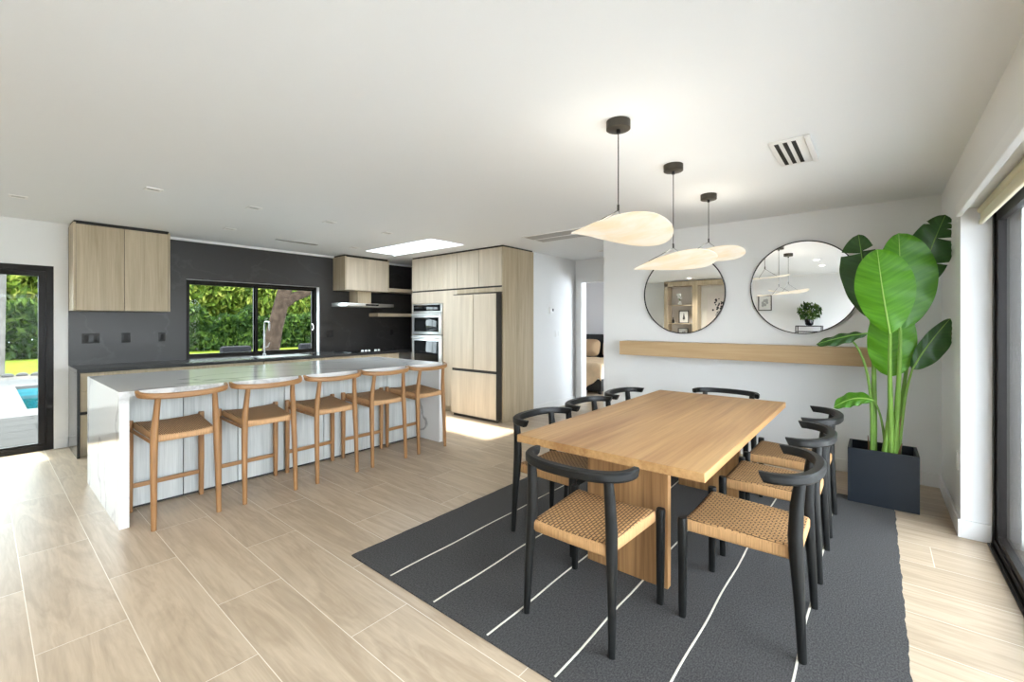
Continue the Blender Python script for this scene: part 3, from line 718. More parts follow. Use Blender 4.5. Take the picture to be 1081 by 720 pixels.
def make_chair():
    t = thing('dining_chair', (0, 0, 0), '', 'chair', 'black dining chairs with woven cord seats around the oak table')
    seat_mb(.226, .196, .238, -.222, .455, .448, .062).build('seat', 'cord', t, smooth=60)
    rail_mb(.262, -.105, .170, 2.35, .735, .735, .046, .042).build('back_rail', 'black_wood', t, smooth=30)
    for s in (-1, 1):
        MB().tube([(s*.245, .236, .466), (s*.245, .236, .455), (s*.2445, .236, .30), (s*.243, .236, 0)], [.0185, .0205, .0195, .0160], 12, 3.2).build('front_leg', 'black_wood', t)
        MB().tube([(s*.222, -.236, 0), (s*.216, -.224, .25), (s*.211, -.214, .40), (s*.207, -.209, .50), (s*.203, -.214, .62), (s*.200, -.226, .735)], [.0150, .0195, .0240, .0262, .0240, .0200], 12, 2.6).build('rear_leg', 'black_wood', t)
    MB().box(-.232, .232, .226, .246, .405, .436, .003).build('seat_frame', 'black_wood', t, smooth=0)
    return t
def make_stool():
    t = thing('bar_stool', (0, 0, 0), '', 'stool', 'oak counter stools along the island')
    seat_mb(.206, .175, .240, -.212, .660, .628, .056, .010).build('seat', 'cord_stool', t, smooth=60)
    rail_mb(.258, -.175, .085, 2.1, .888, .910, .034, .038).build('back_rail', 'oak_rail', t, smooth=30)
    for s in (-1, 1):
        MB().tube([(s*.222, .246, .668), (s*.222, .246, .655), (s*.222, .246, .3), (s*.222, .246, 0)], [.018, .0195, .0195, .0165], 12, 3.0).build('front_leg', 'oak_stool', t)
        MB().tube([(s*.190, -.246, 0), (s*.187, -.232, .35), (s*.184, -.222, .55), (s*.181, -.218, .66), (s*.172, -.228, .78), (s*.165, -.240, .886)], [.0155, .0195, .0215, .0215, .0185, .0165], 12, 2.3).build('rear_leg', 'oak_stool', t)
    MB().box(-.205, .205, .235, .257, .172, .204, .004).build('footrest', 'oak_rail', t, smooth=0)
    for s in (-1, 1):
        MB().tube([(s*.218, .235, .60), (s*.186, -.21, .575)], .011, 8).build('side_rail', 'oak_rail', t)
    return t

st = make_stool()
spots = [(.925, 3.957, 1), (1.485, 3.957, -1), (2.04, 3.957, 1), (2.592, 3.957, -1), (3.125, 3.962, 2)]
labs = ['oak counter stool at the left end of the island, first in the row', 'second oak counter stool from the left, in front of the island', 'middle oak counter stool of the five along the island', 'second oak counter stool from the fridge end of the island', 'oak counter stool at the right end of the island, nearest the refrigerator']
for i, (x, y, a) in enumerate(spots):
    o = st if i == 0 else copy_tree(st)
    o.location = (x, y, 0); o.rotation_euler = (0, 0, math.radians(a)); o['label'] = labs[i]
RZ = .008   # rug thickness
ch = make_chair()
cs = [((1.897, 1.062), -90, 'black woven-seat dining chair at the near end of the table, seen from behind'),
      ((2.352, .467), 0, 'black woven-seat dining chair nearest the camera on the right side of the table'),
      ((3.055, .467), 0, 'middle black woven-seat dining chair on the planter side of the table'),
      ((3.70, .467), 0, 'black woven-seat dining chair on the planter side, furthest from the camera'),
      ((2.475, 1.617), 180, 'black woven-seat dining chair on the kitchen side of the table, nearest the camera'),
      ((3.11, 1.617), 180, 'middle black woven-seat dining chair on the kitchen side of the table'),
      ((3.76, 1.617), 180, 'black woven-seat dining chair on the kitchen side, nearest the mirrors'),
      ((4.20, 1.062), 90, 'black dining chair at the far end of the table under the mantel shelf')]
for i, ((x, y), a, lab) in enumerate(cs):
    o = ch if i == 0 else copy_tree(ch)
    o.location = (x, y, RZ); o.rotation_euler = (0, 0, math.radians(a)); o['label'] = lab

# ------------------------------------------------------------------ table and rug
t = thing('dining_table', (3.03, 1.065, RZ), 'rectangular oak dining table on two slab pedestals', 'table')
MB().box(1.952, 4.105, .558, 1.578, .708, .75, .003).build('tabletop', 'oak_table', t, smooth=0)
for x in (2.265, 3.80):
    MB().box(x, x+.045, .83, 1.30, RZ, .708, .002).build('pedestal', 'oak_leg', t, smooth=0)
MB().box(2.31, 3.80, 1.03, 1.10, .63, .708, .002).build('stretcher', 'oak_leg', t, smooth=0)
t = thing('area_rug', (2.9, 1.14, 0), 'charcoal woven rug with thin cream stripes under the dining table', 'rug')
RX0, RX1, RY0, RY1 = 1.408, 4.42, -.105, 2.40
b = bmesh.new(); nx = 160
mb = MB()
def wob(k): return .0012*math.sin(k*1.7)+.0022*math.sin(k*.37+1)+.0015*math.sin(k*.91)
poly = [(RX0+RX1*0+ (RX1-RX0)*i/nx, RY0+wob(i)) for i in range(nx+1)]+[(RX1-(RX1-RX0)*i/nx, RY1+wob(i+50)*.6) for i in range(nx+1)]
mb.prism(poly, .0005, RZ-.0002); b.free()
mb.build('pile', 'rug', t, smooth=0)
for k, y in enumerate((2.04, 1.682, 1.322, .965, .607, .25)):
    mb = MB(); path = [(RX0+.002, y, RZ), (RX0+.003, y-.004, RZ)]+[(RX0+.02+(RX1-RX0-.022)*i/60, y+.0025*math.sin(i*.5+k), RZ) for i in range(61)]
    rings = [[Vector((p[0], p[1]-.0050, RZ-.001)), Vector((p[0], p[1]-.0038, RZ+.0018)), Vector((p[0], p[1]+.0038, RZ+.0018)), Vector((p[0], p[1]+.0050, RZ-.001))] for p in path[2:]]
    mb.sweep(None, rings); mb.build('stripe', 'cream', t, smooth=0)

# ------------------------------------------------------------------ pendants
def pendant(x, y, zs, ztop, prm, label):
    t = thing('pendant_lamp', (x, y, zs), label, 'pendant lamp', 'pendant lamps over the dining table')
    MB().lathe([(.06, H-.045), (.063, H-.043), (.063, H-.001)], x, y, 32).build('canopy', 'canopy', t)
    mb = MB(); mb.lathe([(.010, H-.065), (.010, H-.046)], x, y, 12); mb.build('cord_grip', 'black_metal', t)
    MB().tube([(x, y, H-.05), (x, y, ztop+.02)], .0028, 8).build('cord', 'black_metal', t)
    mb = MB(); mb.lathe([(.006, ztop-.002), (.006, ztop+.03)], x, y, 10); mb.build('ferrule', 'black_metal', t)
    Ra, Rb, slope, tl, tr, bend, yaw = prm
    ca, sa = math.cos(yaw), math.sin(yaw)
    def S(a, b_):      # a to the right (-Y), b away (+X), both in metres
        k = (a/Ra+1)/2
        tilt = tl+(tr-tl)*max(0, k)**.45
        z = slope*a+tilt*b_+bend*(a/Ra)**2
        A, B = a*ca-b_*sa, a*sa+b_*ca
        return Vector((x+B, y-A, zs+z))
    rings_t, rings_b = [], []
    b = bmesh.new(); NR, NP = 12, 64
    top = {}; bot = {}
    for i in range(NR+1):
        r = i/NR
        for j in range(NP):
            if i == 0 and j: continue
            ph = 2*PI*j/NP
            # egg outline: blunter towards the right end
            A = Ra*r*math.cos(ph); B = Rb*r*math.sin(ph)*(1+.28*math.cos(ph))
            p = S(A, B); q = p+Vector((0, 0, .004))
            top[i, j] = b.verts.new(q); bot[i, j] = b.verts.new(p)
    for i in range(NR):
        for j in range(NP):
            j2 = (j+1) % NP
            for D, fl in ((top, 0), (bot, 1)):
                vs = [D[0, 0], D[1, j], D[1, j2]] if i == 0 else [D[i, j], D[i+1, j], D[i+1, j2], D[i, j2]]
                b.faces.new(vs[::-1] if fl else vs)
    for j in range(NP):
        j2 = (j+1) % NP; b.faces.new((top[NR, j], bot[NR, j], bot[NR, j2], top[NR, j2]))
    bmesh.ops.recalc_face_normals(b, faces=b.faces[:])
    m = MB(); m.merge(b); m.build('shade', 'shade', t, smooth=60)
    for a in (-Ra*.38, Ra*.38):
        e = S(a, -.17)+Vector((0, 0, .005))
        MB().tube([(x, y, ztop), tuple(e)], .0022, 6).build('wire', 'black_metal', t)
    l = bpy.data.lights.new('pendant_bulb', 'AREA'); l.shape = 'DISK'; l.size = .09; l.energy = PEND_W; l.color = (1, .90, .76)
    lo = bpy.data.objects.new('pendant_bulb', l); COL.objects.link(lo); lo.location = (0, 0, .07); lo.rotation_euler = (PI, 0, 0); lo.parent = t
PEND_W = .75
pendant(2.17, 1.06, 1.855, 1.985, (.275, .23, -.025, .20, -.24, .034, 0), 'largest-looking leaf-shaped glowing pendant, nearest the camera')
pendant(3.01, 1.065, 1.788, 1.895, (.275, .21, .105, .12, -.19, .008, 0), 'middle one of the three leaf-shaped glowing pendants')
pendant(3.90, 1.085, 1.945, 2.06, (.275, .21, .05, .13, -.18, .008, 0), 'leaf-shaped glowing pendant furthest from the camera, before the left mirror')

# ------------------------------------------------------------------ mirror wall
def round_mirror(yc, zc, r, label):
    t = thing('round_mirror', (XM, yc, zc-r), label, 'mirror', 'round black framed mirrors above the mantel')
    mb = MB(); mb.cyl((XM-.012, yc, zc), 'X', r-.004, .016, 96); mb.build('mirror_glass', 'mirror', t, smooth=30)
    n = 96; rings = []
    for k in range(n+1):
        a = 2*PI*k/n; d = Vector((0, math.cos(a), math.sin(a)))
        rings.append([Vector((XM-.001, yc, zc))+d*(r-.006), Vector((XM-.028, yc, zc))+d*(r-.006), Vector((XM-.028, yc, zc))+d*(r+.003), Vector((XM-.001, yc, zc))+d*(r+.003)])
    mb = MB(); mb.sweep(None, rings, False); bmesh.ops.remove_doubles(mb.bm, verts=mb.bm.verts[:], dist=1e-5); mb.build('frame', 'black_metal', t, smooth=40)
round_mirror(1.703, 1.712, .452, 'left round black-framed mirror, partly behind the pendants')
round_mirror(.556, 1.728, .452, 'right round black-framed mirror beside the tall plant')
MB().box(4.915, XM, -.10, 2.385, 1.0, 1.162, .002).build('mantel_shelf', 'mantel', smooth=0, label='long thick oak floating mantel shelf below the two mirrors', cat='shelf')

# ------------------------------------------------------------------ potted plant
t = thing('potted_plant', (4.46, -.035, 0), 'tall bird of paradise plant with paddle leaves in a blue-black square planter', 'potted plant')
px0, px1, py0, py1, pz = 4.29, 4.625, -.24, .172, .42
zb = RZ+.001
mb = MB(); mb.box(px0, px0+.018, py0, py1, zb, pz); mb.box(px1-.018, px1, py0, py1, zb, pz); mb.box(px0+.018, px1-.018, py0, py0+.018, zb, pz); mb.box(px0+.018, px1-.018, py1-.018, py1, zb, pz); mb.box(px0+.018, px1-.018, py0+.018, py1-.018, zb, zb+.02)
mb.build('planter', 'planter', t, smooth=0)
b = bmesh.new(); n = 16; V = {}
for i in range(n+1):
    for j in range(n+1):
        V[i, j] = b.verts.new((px0+.019+(px1-px0-.038)*i/n, py0+.019+(py1-py0-.038)*j/n, .335+random.uniform(0, .018)))
for i in range(n):
    for j in range(n): b.faces.new((V[i, j], V[i+1, j], V[i+1, j+1], V[i, j+1]))
m = MB(); m.merge(b); m.build('soil', 'soil', t)

def bez(pts, u):
    pts = [Vector(p) for p in pts]
    while len(pts) > 1: pts = [pts[i].lerp(pts[i+1], u) for i in range(len(pts)-1)]
    return pts[0]
def leaf(mid, W, nrm, mat, fold=.15, belly=.5, slits=(), curl=0, ribr=.006, Wl=None, notch=0):
    """paddle leaf about a curved midrib; nrm = the way its upper face looks"""
    nrm = Vector(nrm).normalized(); NT, NS = 40, 9
    b = bmesh.new(); uvl = b.loops.layers.uv.new('UVMap'); V = {}; uvs = {}
    SL = {}
    for (ts, sd_, s0, dt) in slits: SL[(round(ts*NT), sd_)] = (s0, dt)
    def vert(i, j, side):          # side: -1 below / +1 above the row, so that torn edges part
        s = j/NS; key = (i, 1 if s > 0 else -1); sl = SL.get(key) if s else None
        gap = 0
        if sl and abs(s) > sl[0]: gap = side*sl[1]*(abs(s)-sl[0])/(1-sl[0])
        k = (i, j, side if gap else 0)
        if k in V: return V[k]
        t_ = i/NT; p = bez(mid, t_); tg = (bez(mid, min(1, t_+.01))-bez(mid, max(0, t_-.01))).normalized()
        nn = (nrm-tg*nrm.dot(tg)).normalized(); sd = tg.cross(nn)
        q = t_**(math.log(.5)/math.log(belly))
        w = max(.02, math.sin(PI*min(1, max(0, q)))**.55)
        ww = (W if s > 0 or Wl is None else Wl)*w
        off = sd*(s*ww)+nn*(-fold*ww*abs(s)**1.4+curl*s*s*s*ww+.008*math.sin(t_*21+s*3)*abs(s)+gap*.3)
        off += tg*(abs(s)**1.6*ww*.14+gap*.5)
        q_ = p+off; q_.y = max(q_.y, YR+.010+.004*abs(math.sin(i)))
        v = b.verts.new(q_); V[k] = v; uvs[v] = (s, t_); return v
    for i in range(NT):
        for j in range(-NS, NS):
            f = b.faces.new((vert(i, j, 1), vert(i+1, j, -1), vert(i+1, j+1, -1), vert(i, j+1, 1)))
            for lp in f.loops: lp[uvl].uv = uvs[lp.vert]
    loose = [v for v in b.verts if not v.link_faces]
    bmesh.ops.delete(b, geom=loose, context='VERTS')
    me = bpy.data.meshes.new('leaf'); org = wloc(t)
    for v in b.verts: v.co -= org
    b.to_mesh(me); b.free(); me.materials.append(M[mat]); me.shade_smooth()
    o = bpy.data.objects.new('leaf', me); COL.objects.link(o); o.parent = t
    if ribr:
        pts = [bez(mid, k/20)+nrm*.002 for k in range(21)]
        MB().tube(pts, [ribr*(1-.75*k/20) for k in range(21)], 6).build('midrib', 'rib' if mat != 'leaf_dark' else 'stem', o)
    return o
def stem(pts, r0, r1, mat='stem'):
    P = [bez(pts, k/18) for k in range(19)]
    MB().tube(P, [r0+(r1-r0)*k/18 for k in range(19)], 10).build('stem', mat, t)
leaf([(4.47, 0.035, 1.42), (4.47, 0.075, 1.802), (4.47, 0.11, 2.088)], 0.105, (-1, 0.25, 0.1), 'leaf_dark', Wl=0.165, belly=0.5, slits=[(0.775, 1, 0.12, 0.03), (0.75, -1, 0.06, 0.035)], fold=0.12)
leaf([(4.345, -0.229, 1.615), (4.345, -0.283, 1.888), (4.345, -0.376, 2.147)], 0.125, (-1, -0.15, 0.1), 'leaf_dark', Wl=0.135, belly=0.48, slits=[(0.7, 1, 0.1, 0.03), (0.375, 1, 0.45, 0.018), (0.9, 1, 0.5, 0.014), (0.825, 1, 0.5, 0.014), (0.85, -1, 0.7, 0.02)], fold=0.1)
leaf([(4.37, -0.079, 0.978), (4.37, -0.093, 1.253), (4.37, -0.083, 1.596)], 0.145, (-1, 0.05, 0), 'leaf_bright', Wl=0.145, belly=0.42, fold=0.12)
leaf([(4.3, -0.134, 1.332), (4.3, -0.14, 1.738), (4.3, -0.126, 2.042)], 0.205, (-1, 0, 0.15), 'leaf_mid', Wl=0.135, belly=0.46, fold=0.16)
leaf([(4.25, -0.078, 1.304), (4.25, -0.033, 1.61), (4.25, -0.005, 1.93)], 0.185, (-1, 0.1, 0.2), 'leaf_bright', Wl=0.165, belly=0.52, fold=0.14)
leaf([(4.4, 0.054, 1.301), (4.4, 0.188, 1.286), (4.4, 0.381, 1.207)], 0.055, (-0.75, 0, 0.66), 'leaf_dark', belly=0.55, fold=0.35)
leaf([(4.38, 0.018, 0.786), (4.38, 0.138, 0.829), (4.38, 0.264, 0.701)], 0.072, (-0.75, 0.1, 0.66), 'leaf_mid', Wl=0.06, belly=0.48, fold=0.2)
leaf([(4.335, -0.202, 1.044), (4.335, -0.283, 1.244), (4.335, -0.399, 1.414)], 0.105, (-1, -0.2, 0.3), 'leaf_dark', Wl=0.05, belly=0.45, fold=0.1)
stem([(4.44, 0.018, 0.342), (4.44, 0.015, 0.751), (4.44, 0.005, 1.101), (4.44, 0.035, 1.44)], 0.024, 0.01)
stem([(4.37, -0.082, 0.345), (4.345, -0.089, 0.711), (4.31, -0.069, 1.006), (4.252, -0.078, 1.315)], 0.023, 0.009)
stem([(4.41, -0.104, 0.337), (4.39, -0.120, 0.804), (4.32, -0.136, 1.052), (4.302, -0.134, 1.345)], 0.022, 0.010)
stem([(4.46, -0.127, 0.328), (4.46, -0.15, 0.749), (4.46, -0.17, 0.879), (4.4, -0.207, 1.049)], 0.015, 0.006)
stem([(4.49, -0.111, 0.32), (4.49, -0.151, 0.896), (4.49, -0.212, 1.299), (4.41, -0.237, 1.632)], 0.016, 0.007)
stem([(4.41, 0.03, 0.34), (4.41, 0.015, 0.855), (4.41, 0.05, 1.132), (4.41, 0.164, 1.263)], 0.013, 0.006)
stem([(4.4, -0.059, 0.352), (4.4, -0.044, 0.589), (4.4, -0.02, 0.747), (4.4, 0.02, 0.785)], 0.01, 0.005)
stem([(4.36, -0.039, 0.351), (4.36, -0.081, 0.665), (4.36, -0.083, 0.861), (4.36, -0.078, 0.988)], 0.018, 0.009)
stem([(4.43, 0.045, 0.345), (4.43, 0.043, 0.424), (4.43, 0.052, 0.504)], 0.011, 0.002, 'sheath')
stem([(4.4, -0.129, 0.352), (4.4, -0.131, 0.411), (4.4, -0.148, 0.48)], 0.012, 0.003, 'sheath')
stem([(4.45, -0.108, 0.36), (4.45, -0.135, 0.6), (4.45, -0.15, 0.7)], 0.012, 0.002, 'sheath')

# ------------------------------------------------------------------ ceiling fittings
def downlight(x, y, lit, label, grp):
    t = thing('ceiling_light', (x, y, H-.004), label, 'ceiling light', grp)
    s = .055
    m = MB(); m.box(x-s, x+s, y-s, y-s+.016, H-.005, H); m.box(x-s, x+s, y+s-.016, y+s, H-.005, H); m.box(x-s, x-s+.016, y-s+.016, y+s-.016, H-.005, H); m.box(x+s-.016, x+s, y-s+.016, y+s-.016, H-.005, H)
    m.build('trim_ring', 'plate', t, smooth=0)
    if lit:
        l = bpy.data.lights.new('downlight_beam', 'SPOT'); l.energy = 60 if y > 2 else 5; l.color = (1, .92, .80); l.spot_size = math.radians(110); l.spot_blend = .8; l.shadow_soft_size = .05
        lo = bpy.data.objects.new('downlight_beam', l); COL.objects.link(lo); lo.parent = t; lo.location = (0, 0, -.02)
    box('lens', 'bulb' if lit else 'lamp_off', x-s+.016, x+s-.016, y-s+.016, y+s-.016, H-.002, H-.0005, t, smooth=0)
kit = [((.21, 5.64), 'small square unlit downlight at the far left, above the terrace door'), ((.894, 4.494), 'small square unlit downlight above the left end of the island'), ((1.639, 4.496), 'small square unlit downlight above the island, second in the row'), ((1.83, 5.727), 'small square unlit downlight in front of the kitchen window, left of the slot vent'), ((2.389, 4.51), 'small square unlit downlight above the island, third in the row'), ((3.124, 4.527), 'small square unlit downlight above the right end of the island'), ((3.437, 5.789), 'small square unlit downlight left of the skylight corner')]
for (x, y), lab in kit: downlight(x, y, False, lab, 'square downlights over the kitchen')
for (x, y), lab in (((1.07, .79), 'lit square downlight seen in the right mirror, upper'), ((.09, .79), 'lit square downlight seen in the right mirror, lower'), ((-.75, 3.5), 'added lit square downlight behind the camera, brightening the bookcase')): downlight(x, y, True, lab, 'lit downlights of the living side')  # the bookcase downlight is an added lamp that brightens the left mirror view
downlight(5.95, 3.18, False, 'small square downlight in the hallway ceiling before the bedroom door', 'hall downlight')
t = thing('slot_vent', (2.71, 5.965, H-.006), 'narrow grey slot vent in the ceiling before the kitchen window', 'vent')
box('flange', 'vent_grey', 2.44, 2.98, 5.93, 5.999, H-.006, H, t, smooth=0)
box('slot', 'vent_dark', 2.46, 2.96, 5.955, 5.975, H-.0065, H-.006, t, smooth=0)
t = thing('ceiling_vent', (3.24, .41, H-.012), 'white ceiling register with three black slots right of the pendants', 'vent')
box('frame', 'trim', 3.0, 3.49, .32, .50, H-.012, H, t, .003)
for k in range(3):
    y = .462-k*.044
    box('slot', 'vent_dark', 3.03, 3.46, y-.011, y+.011, H-.0135, H-.012, t, smooth=0)
box('damper_flap', 'trim', 3.0, 3.49, .290, .318, H-.02, H-.002, t, .002)
t = thing('return_grille', (4.55, 2.95, H-.008), 'long double grey return grille in the ceiling by the hallway', 'vent')
box('frame', 'trim', 4.33, 4.80, 2.40, 3.43, H-.008, H, t, .002)
for a, b_ in ((4.36, 4.56), (4.60, 4.77)):
    box('slot', 'vent_grey', a, b_, 2.42, 3.41, H-.0095, H-.008, t, smooth=0)

# small wall fittings
t = thing('thermostat', (5.88, 4.03, 1.55), 'small white thermostat with black display on the hallway wall', 'thermostat')
box('housing', 'plate', 5.80, 5.91, 4.012, 4.03, 1.52, 1.635, t, .004)
box('display', 'darkplate', 5.865, 5.905, 4.0095, 4.012, 1.565, 1.605, t, smooth=0)
t = thing('light_switch', (6.04, 4.03, 1.2), 'white double light switch on the hallway wall below the thermostat', 'switch')
box('cover_plate', 'plate', 5.97, 6.11, 4.022, 4.03, 1.145, 1.26, t, .002)
for x in (6.005, 6.075): box('rocker', 'trim', x-.018, x+.018, 4.018, 4.022, 1.165, 1.24, t, .001)
t = thing('outlet', (4.17, YR, .46), 'white outlet low on the wall behind the planter', 'outlet')
box('cover_plate', 'plate', 4.135, 4.205, YR, YR+.006, .41, .525, t, .002)
box('socket', 'trim', 4.152, 4.188, YR+.006, YR+.009, .43, .505, t, .001)

# ------------------------------------------------------------------ bedroom glimpse
t = thing('bed', (8.3, 4.85, 0), 'bed with tan coverlet and black headboard seen through the bedroom doorway', 'bed')
BY0, BY1, BX0, BX1 = 3.95, 5.75, 7.42, 9.36
box('headboard', 'headboard', 9.33, 9.41, BY0-.05, BY1+.05, .1, 1.10, t, .02)
box('bed_base', 'headboard', BX0+.12, BX1-.03, BY0+.08, BY1-.08, .06, .30, t, .01)
for x in (BX0+.2, BX1-.2):
    for y in (BY0+.15, BY1-.15): box('leg', 'headboard', x-.03, x+.03, y-.03, y+.03, 0, .06, t)
box('mattress', 'petal', BX0+.04, BX1-.03, BY0+.03, BY1-.03, .30, .555, t, .05)
b = bmesh.new(); nu, nv = 40, 44; V = {}
for i in range(nu+1):
    for j in range(nv+1):
        u = i/nu; v = j/nv
        y = BY0-.0+(BY1-BY0)*v; hem = .03+.30*max(0, min(1, (4.36-y)/.36))**.8+.012*math.sin(y*24)
        # profile along X: from the head, over the foot edge, down to the hem
        drop = .58-hem; run = 1.45; Ltot = run+drop; q = u*Ltot
        if q < run: x = BX0+run-q; z = .585+.010*math.sin(x*9+y*4)+.008*math.sin(y*17)
        else: x = BX0-.012-.018*math.sin((q-run)*6)*(1+.6*math.sin(y*21)); z = .585-(q-run)
        e = min(y-BY0, BY1-y); 
        if e < .04: z -= (.04-e)*1.2
        V[i, j] = b.verts.new((x, y, z))
for i in range(nu):
    for j in range(nv): b.faces.new((V[i, j], V[i+1, j], V[i+1, j+1], V[i, j+1]))
m = MB(); m.merge(b); o = m.build('coverlet', 'bed_linen', t, smooth=180)
md = o.modifiers.new('thick', 'SOLIDIFY'); md.thickness = .02
def pillow(x, y, z, w, h, d, lean, mat, label):
    m = MB(); m.ico((0, 0, 0), 1, 4)
    for v in m.bm.verts:
        c = v.co.copy(); a, b_, e = c.y, c.z, c.x
        a2 = spow(a, .55); b2 = spow(b_, .55); k = max(0, 1-max(abs(a2), abs(b2))**3)
        v.co = Vector((spow(e, .8)*d*(.25+.75*k), a2*w, b2*h))
        v.co = Matrix.Rotation(lean, 3, 'Y') @ v.co + Vector((x, y, z))
    return m.build('pillow', mat, smooth=180, label=label, cat='pillow', group='pillows on the bed')
pillow(9.02, 5.12, .80, .26, .20, .09, .25, 'pillow', 'tan pillow standing in the middle of the bed visible through the doorway')
pillow(9.17, 5.62, .80, .25, .21, .09, .2, 'pillow_dark', 'dark brown pillow leaning on the headboard, left of the tan one')
pillow(9.17, 4.62, .80, .25, .21, .09, .2, 'pillow', 'tan pillow on the bed cut off by the doorway, right of the middle pillow')

# ------------------------------------------------------------------ living side behind the camera, seen in the mirrors
t = thing('bookcase', (XL+.16, 3.55, 0), 'light oak built-in bookcase on the wall behind the camera, seen in the left mirror', 'bookcase')
bx0, bx1 = XL+.004, XL+.32
mb = MB(); mb.box(bx0, bx1, 4.22, 4.32, 0, 2.40); mb.box(bx0, bx1, 3.47, 3.60, 0, 2.32); mb.box(bx0, bx1, 2.50, 4.32, 2.32, 2.44); mb.box(bx0, bx1, 2.50, 2.58, 0, 2.32)
mb.build('frame', 'cab', t, smooth=0)
box('back_panel', 'shelf_back', bx0, bx0+.012, 3.60, 4.22, 0, 2.32, t, smooth=0)
box('niche_panel', 'sand', bx0, bx0+.012, 2.58, 3.47, 0, 2.32, t, smooth=0)
for z in (.45, .90, 1.36, 1.83): box('shelf', 'cab_h', bx0+.012, bx1-.01, 3.60, 4.22, z-.02, z, t, smooth=0)
box('lower_cabinet', 'cab', bx0+.012, bx1-.01, 2.58, 3.47, 0, .75, t, smooth=0)
def framed(name, x, y, z0, w, h, label, motif, nrmx=1, depth=.02):
    t = thing(name, (x, y, z0), label, 'picture')
    m = MB(); fw = .018; x1 = x+depth
    m.box(x, x1, y-w/2, y-w/2+fw, z0, z0+h); m.box(x, x1, y+w/2-fw, y+w/2, z0, z0+h); m.box(x, x1, y-w/2+fw, y+w/2-fw, z0, z0+fw); m.box(x, x1, y-w/2+fw, y+w/2-fw, z0+h-fw, z0+h)
    m.build('frame', 'black_metal', t, smooth=0)
    box('paper', 'paper', x+.004, x+.008, y-w/2+fw, y+w/2-fw, z0+fw, z0+h-fw, t, smooth=0)
    m = MB(); cy, cz = y, z0+h*.45
    if motif == 'tree':
        for k in range(6): m.prism([(cy-w*.16*(1-k*.14), cz-h*.15+k*h*.075), (cy+w*.16*(1-k*.14), cz-h*.15+k*h*.075), (cy, cz-h*.02+k*h*.085)], x+.008, x+.0095, 'X')
        m.box(x+.008, x+.0095, cy-.006, cy+.006, cz-h*.25, cz-h*.1)
    else:
        for k in range(9):
            a = k*.7; m.ico((x+.009, cy+w*.17*math.cos(a*1.9), cz+h*.17*math.sin(a*1.3)+.02), .028, 1, (.05, 1, 1.4))
    m.build('print', 'ink' if motif == 'tree' else 'vent_grey', t, smooth=0)
    return t
framed('framed_picture', XL+.15, 3.86, 1.361, .25, .33, 'black framed tree print standing on the bookcase shelf, seen in the left mirror', 'tree')
framed('framed_picture', XL+.15, 3.88, .902, .26, .33, 'black framed print on the lower bookcase shelf', 'blot')
framed('framed_picture', XL+.002, 2.03, 1.66, .28, .36, 'black framed print on the wall, seen at the left edge of the right mirror', 'blot')
t = thing('bottle', (XL+.2, 4.12, 1.36), 'small dark bottle beside the tree print on the bookcase shelf', 'bottle')
MB().lathe([(.028, 1.361), (.031, 1.38), (.03, 1.44), (.012, 1.47), (.011, 1.50), (.014, 1.505)], XL+.2, 4.12, 18).build('glass_body', 'black_metal', t)
MB().lathe([(.012, 1.505), (.012, 1.52)], XL+.2, 4.12, 14).build('stopper', 'cab', t)
t = thing('flower_vase', (XL+.18, 3.95, 1.83), 'white flowers in a small vase on the upper bookcase shelf', 'vase')
MB().lathe([(.03, 1.831), (.045, 1.85), (.04, 1.90), (.02, 1.93), (.024, 1.94)], XL+.18, 3.95, 20).build('vase', 'petal', t)
mb = MB(); mbs = MB()
for k in range(9):
    p = (XL+.18+random.uniform(-.06, .06), 3.95+random.uniform(-.10, .10), 2.03+random.uniform(-.03, .08)); mb.ico(p, .034, 2, jit=.15); mbs.tube([(XL+.18, 3.95, 1.92), p], .0025, 5)
mb.build('blossom', 'petal', t); mbs.build('stems', 'stem', t)
t = thing('canvas_painting', (bx0+.013, 3.02, 1.6), 'unframed canvas of dark flowers in the niche of the bookcase, seen in the left mirror', 'picture')
box('canvas', 'shelf_back', bx0+.013, bx0+.035, 2.72, 3.32, 1.30, 2.12, t, .003)
mb = MB()
for k in range(24): mb.ico((bx0+.036, 3.03+random.gauss(0, .07), 1.80+random.gauss(0, .09)), random.uniform(.015, .035), 1, (.05, 1, 1))
mb.build('flowers', 'ink', t)
MB().prism([(2.97, 1.42), (3.09, 1.42), (3.12, 1.58), (3.05, 1.68), (3.01, 1.68), (2.94, 1.58)], bx0+.035, bx0+.0365, 'X').build('painted_vase', 'vent_grey', t, smooth=0)
t = thing('side_console', (XL+.3, 1.12, 0), 'black open metal console holding a leafy plant, seen in the right mirror', 'console')
mb = MB(); cx0, cx1, cy0, cy1 = XL+.12, XL+.46, .90, 1.36; r = .009
for x in (cx0, cx1):
    for y in (cy0, cy1): mb.box(x-r, x+r, y-r, y+r, 0, 1.31)
for z in (.30, .80, 1.18, 1.30):
    for x in (cx0, cx1): mb.box(x-r, x+r, cy0, cy1, z-r, z+r)
    for y in (cy0, cy1): mb.box(cx0, cx1, y-r, y+r, z-r, z+r)
mb.build('frame', 'black_metal', t, smooth=0)
for z in (.315, 1.315): box('shelf', 'oven_glass', cx0, cx1, cy0, cy1, z-.006, z, t, smooth=0)
def leafblob(mb, c, R, n, size, rz=1.0, shell=.4):
    for k in range(n):
        while True:
            d = Vector((random.uniform(-1, 1), random.uniform(-1, 1), random.uniform(-1, 1)))
            if shell < d.length < 1: break
        p = Vector((c[0]+d.x*R[0], c[1]+d.y*R[1], c[2]+d.z*R[2]))
        quad(mb, p, size*random.uniform(.6, 1.4))
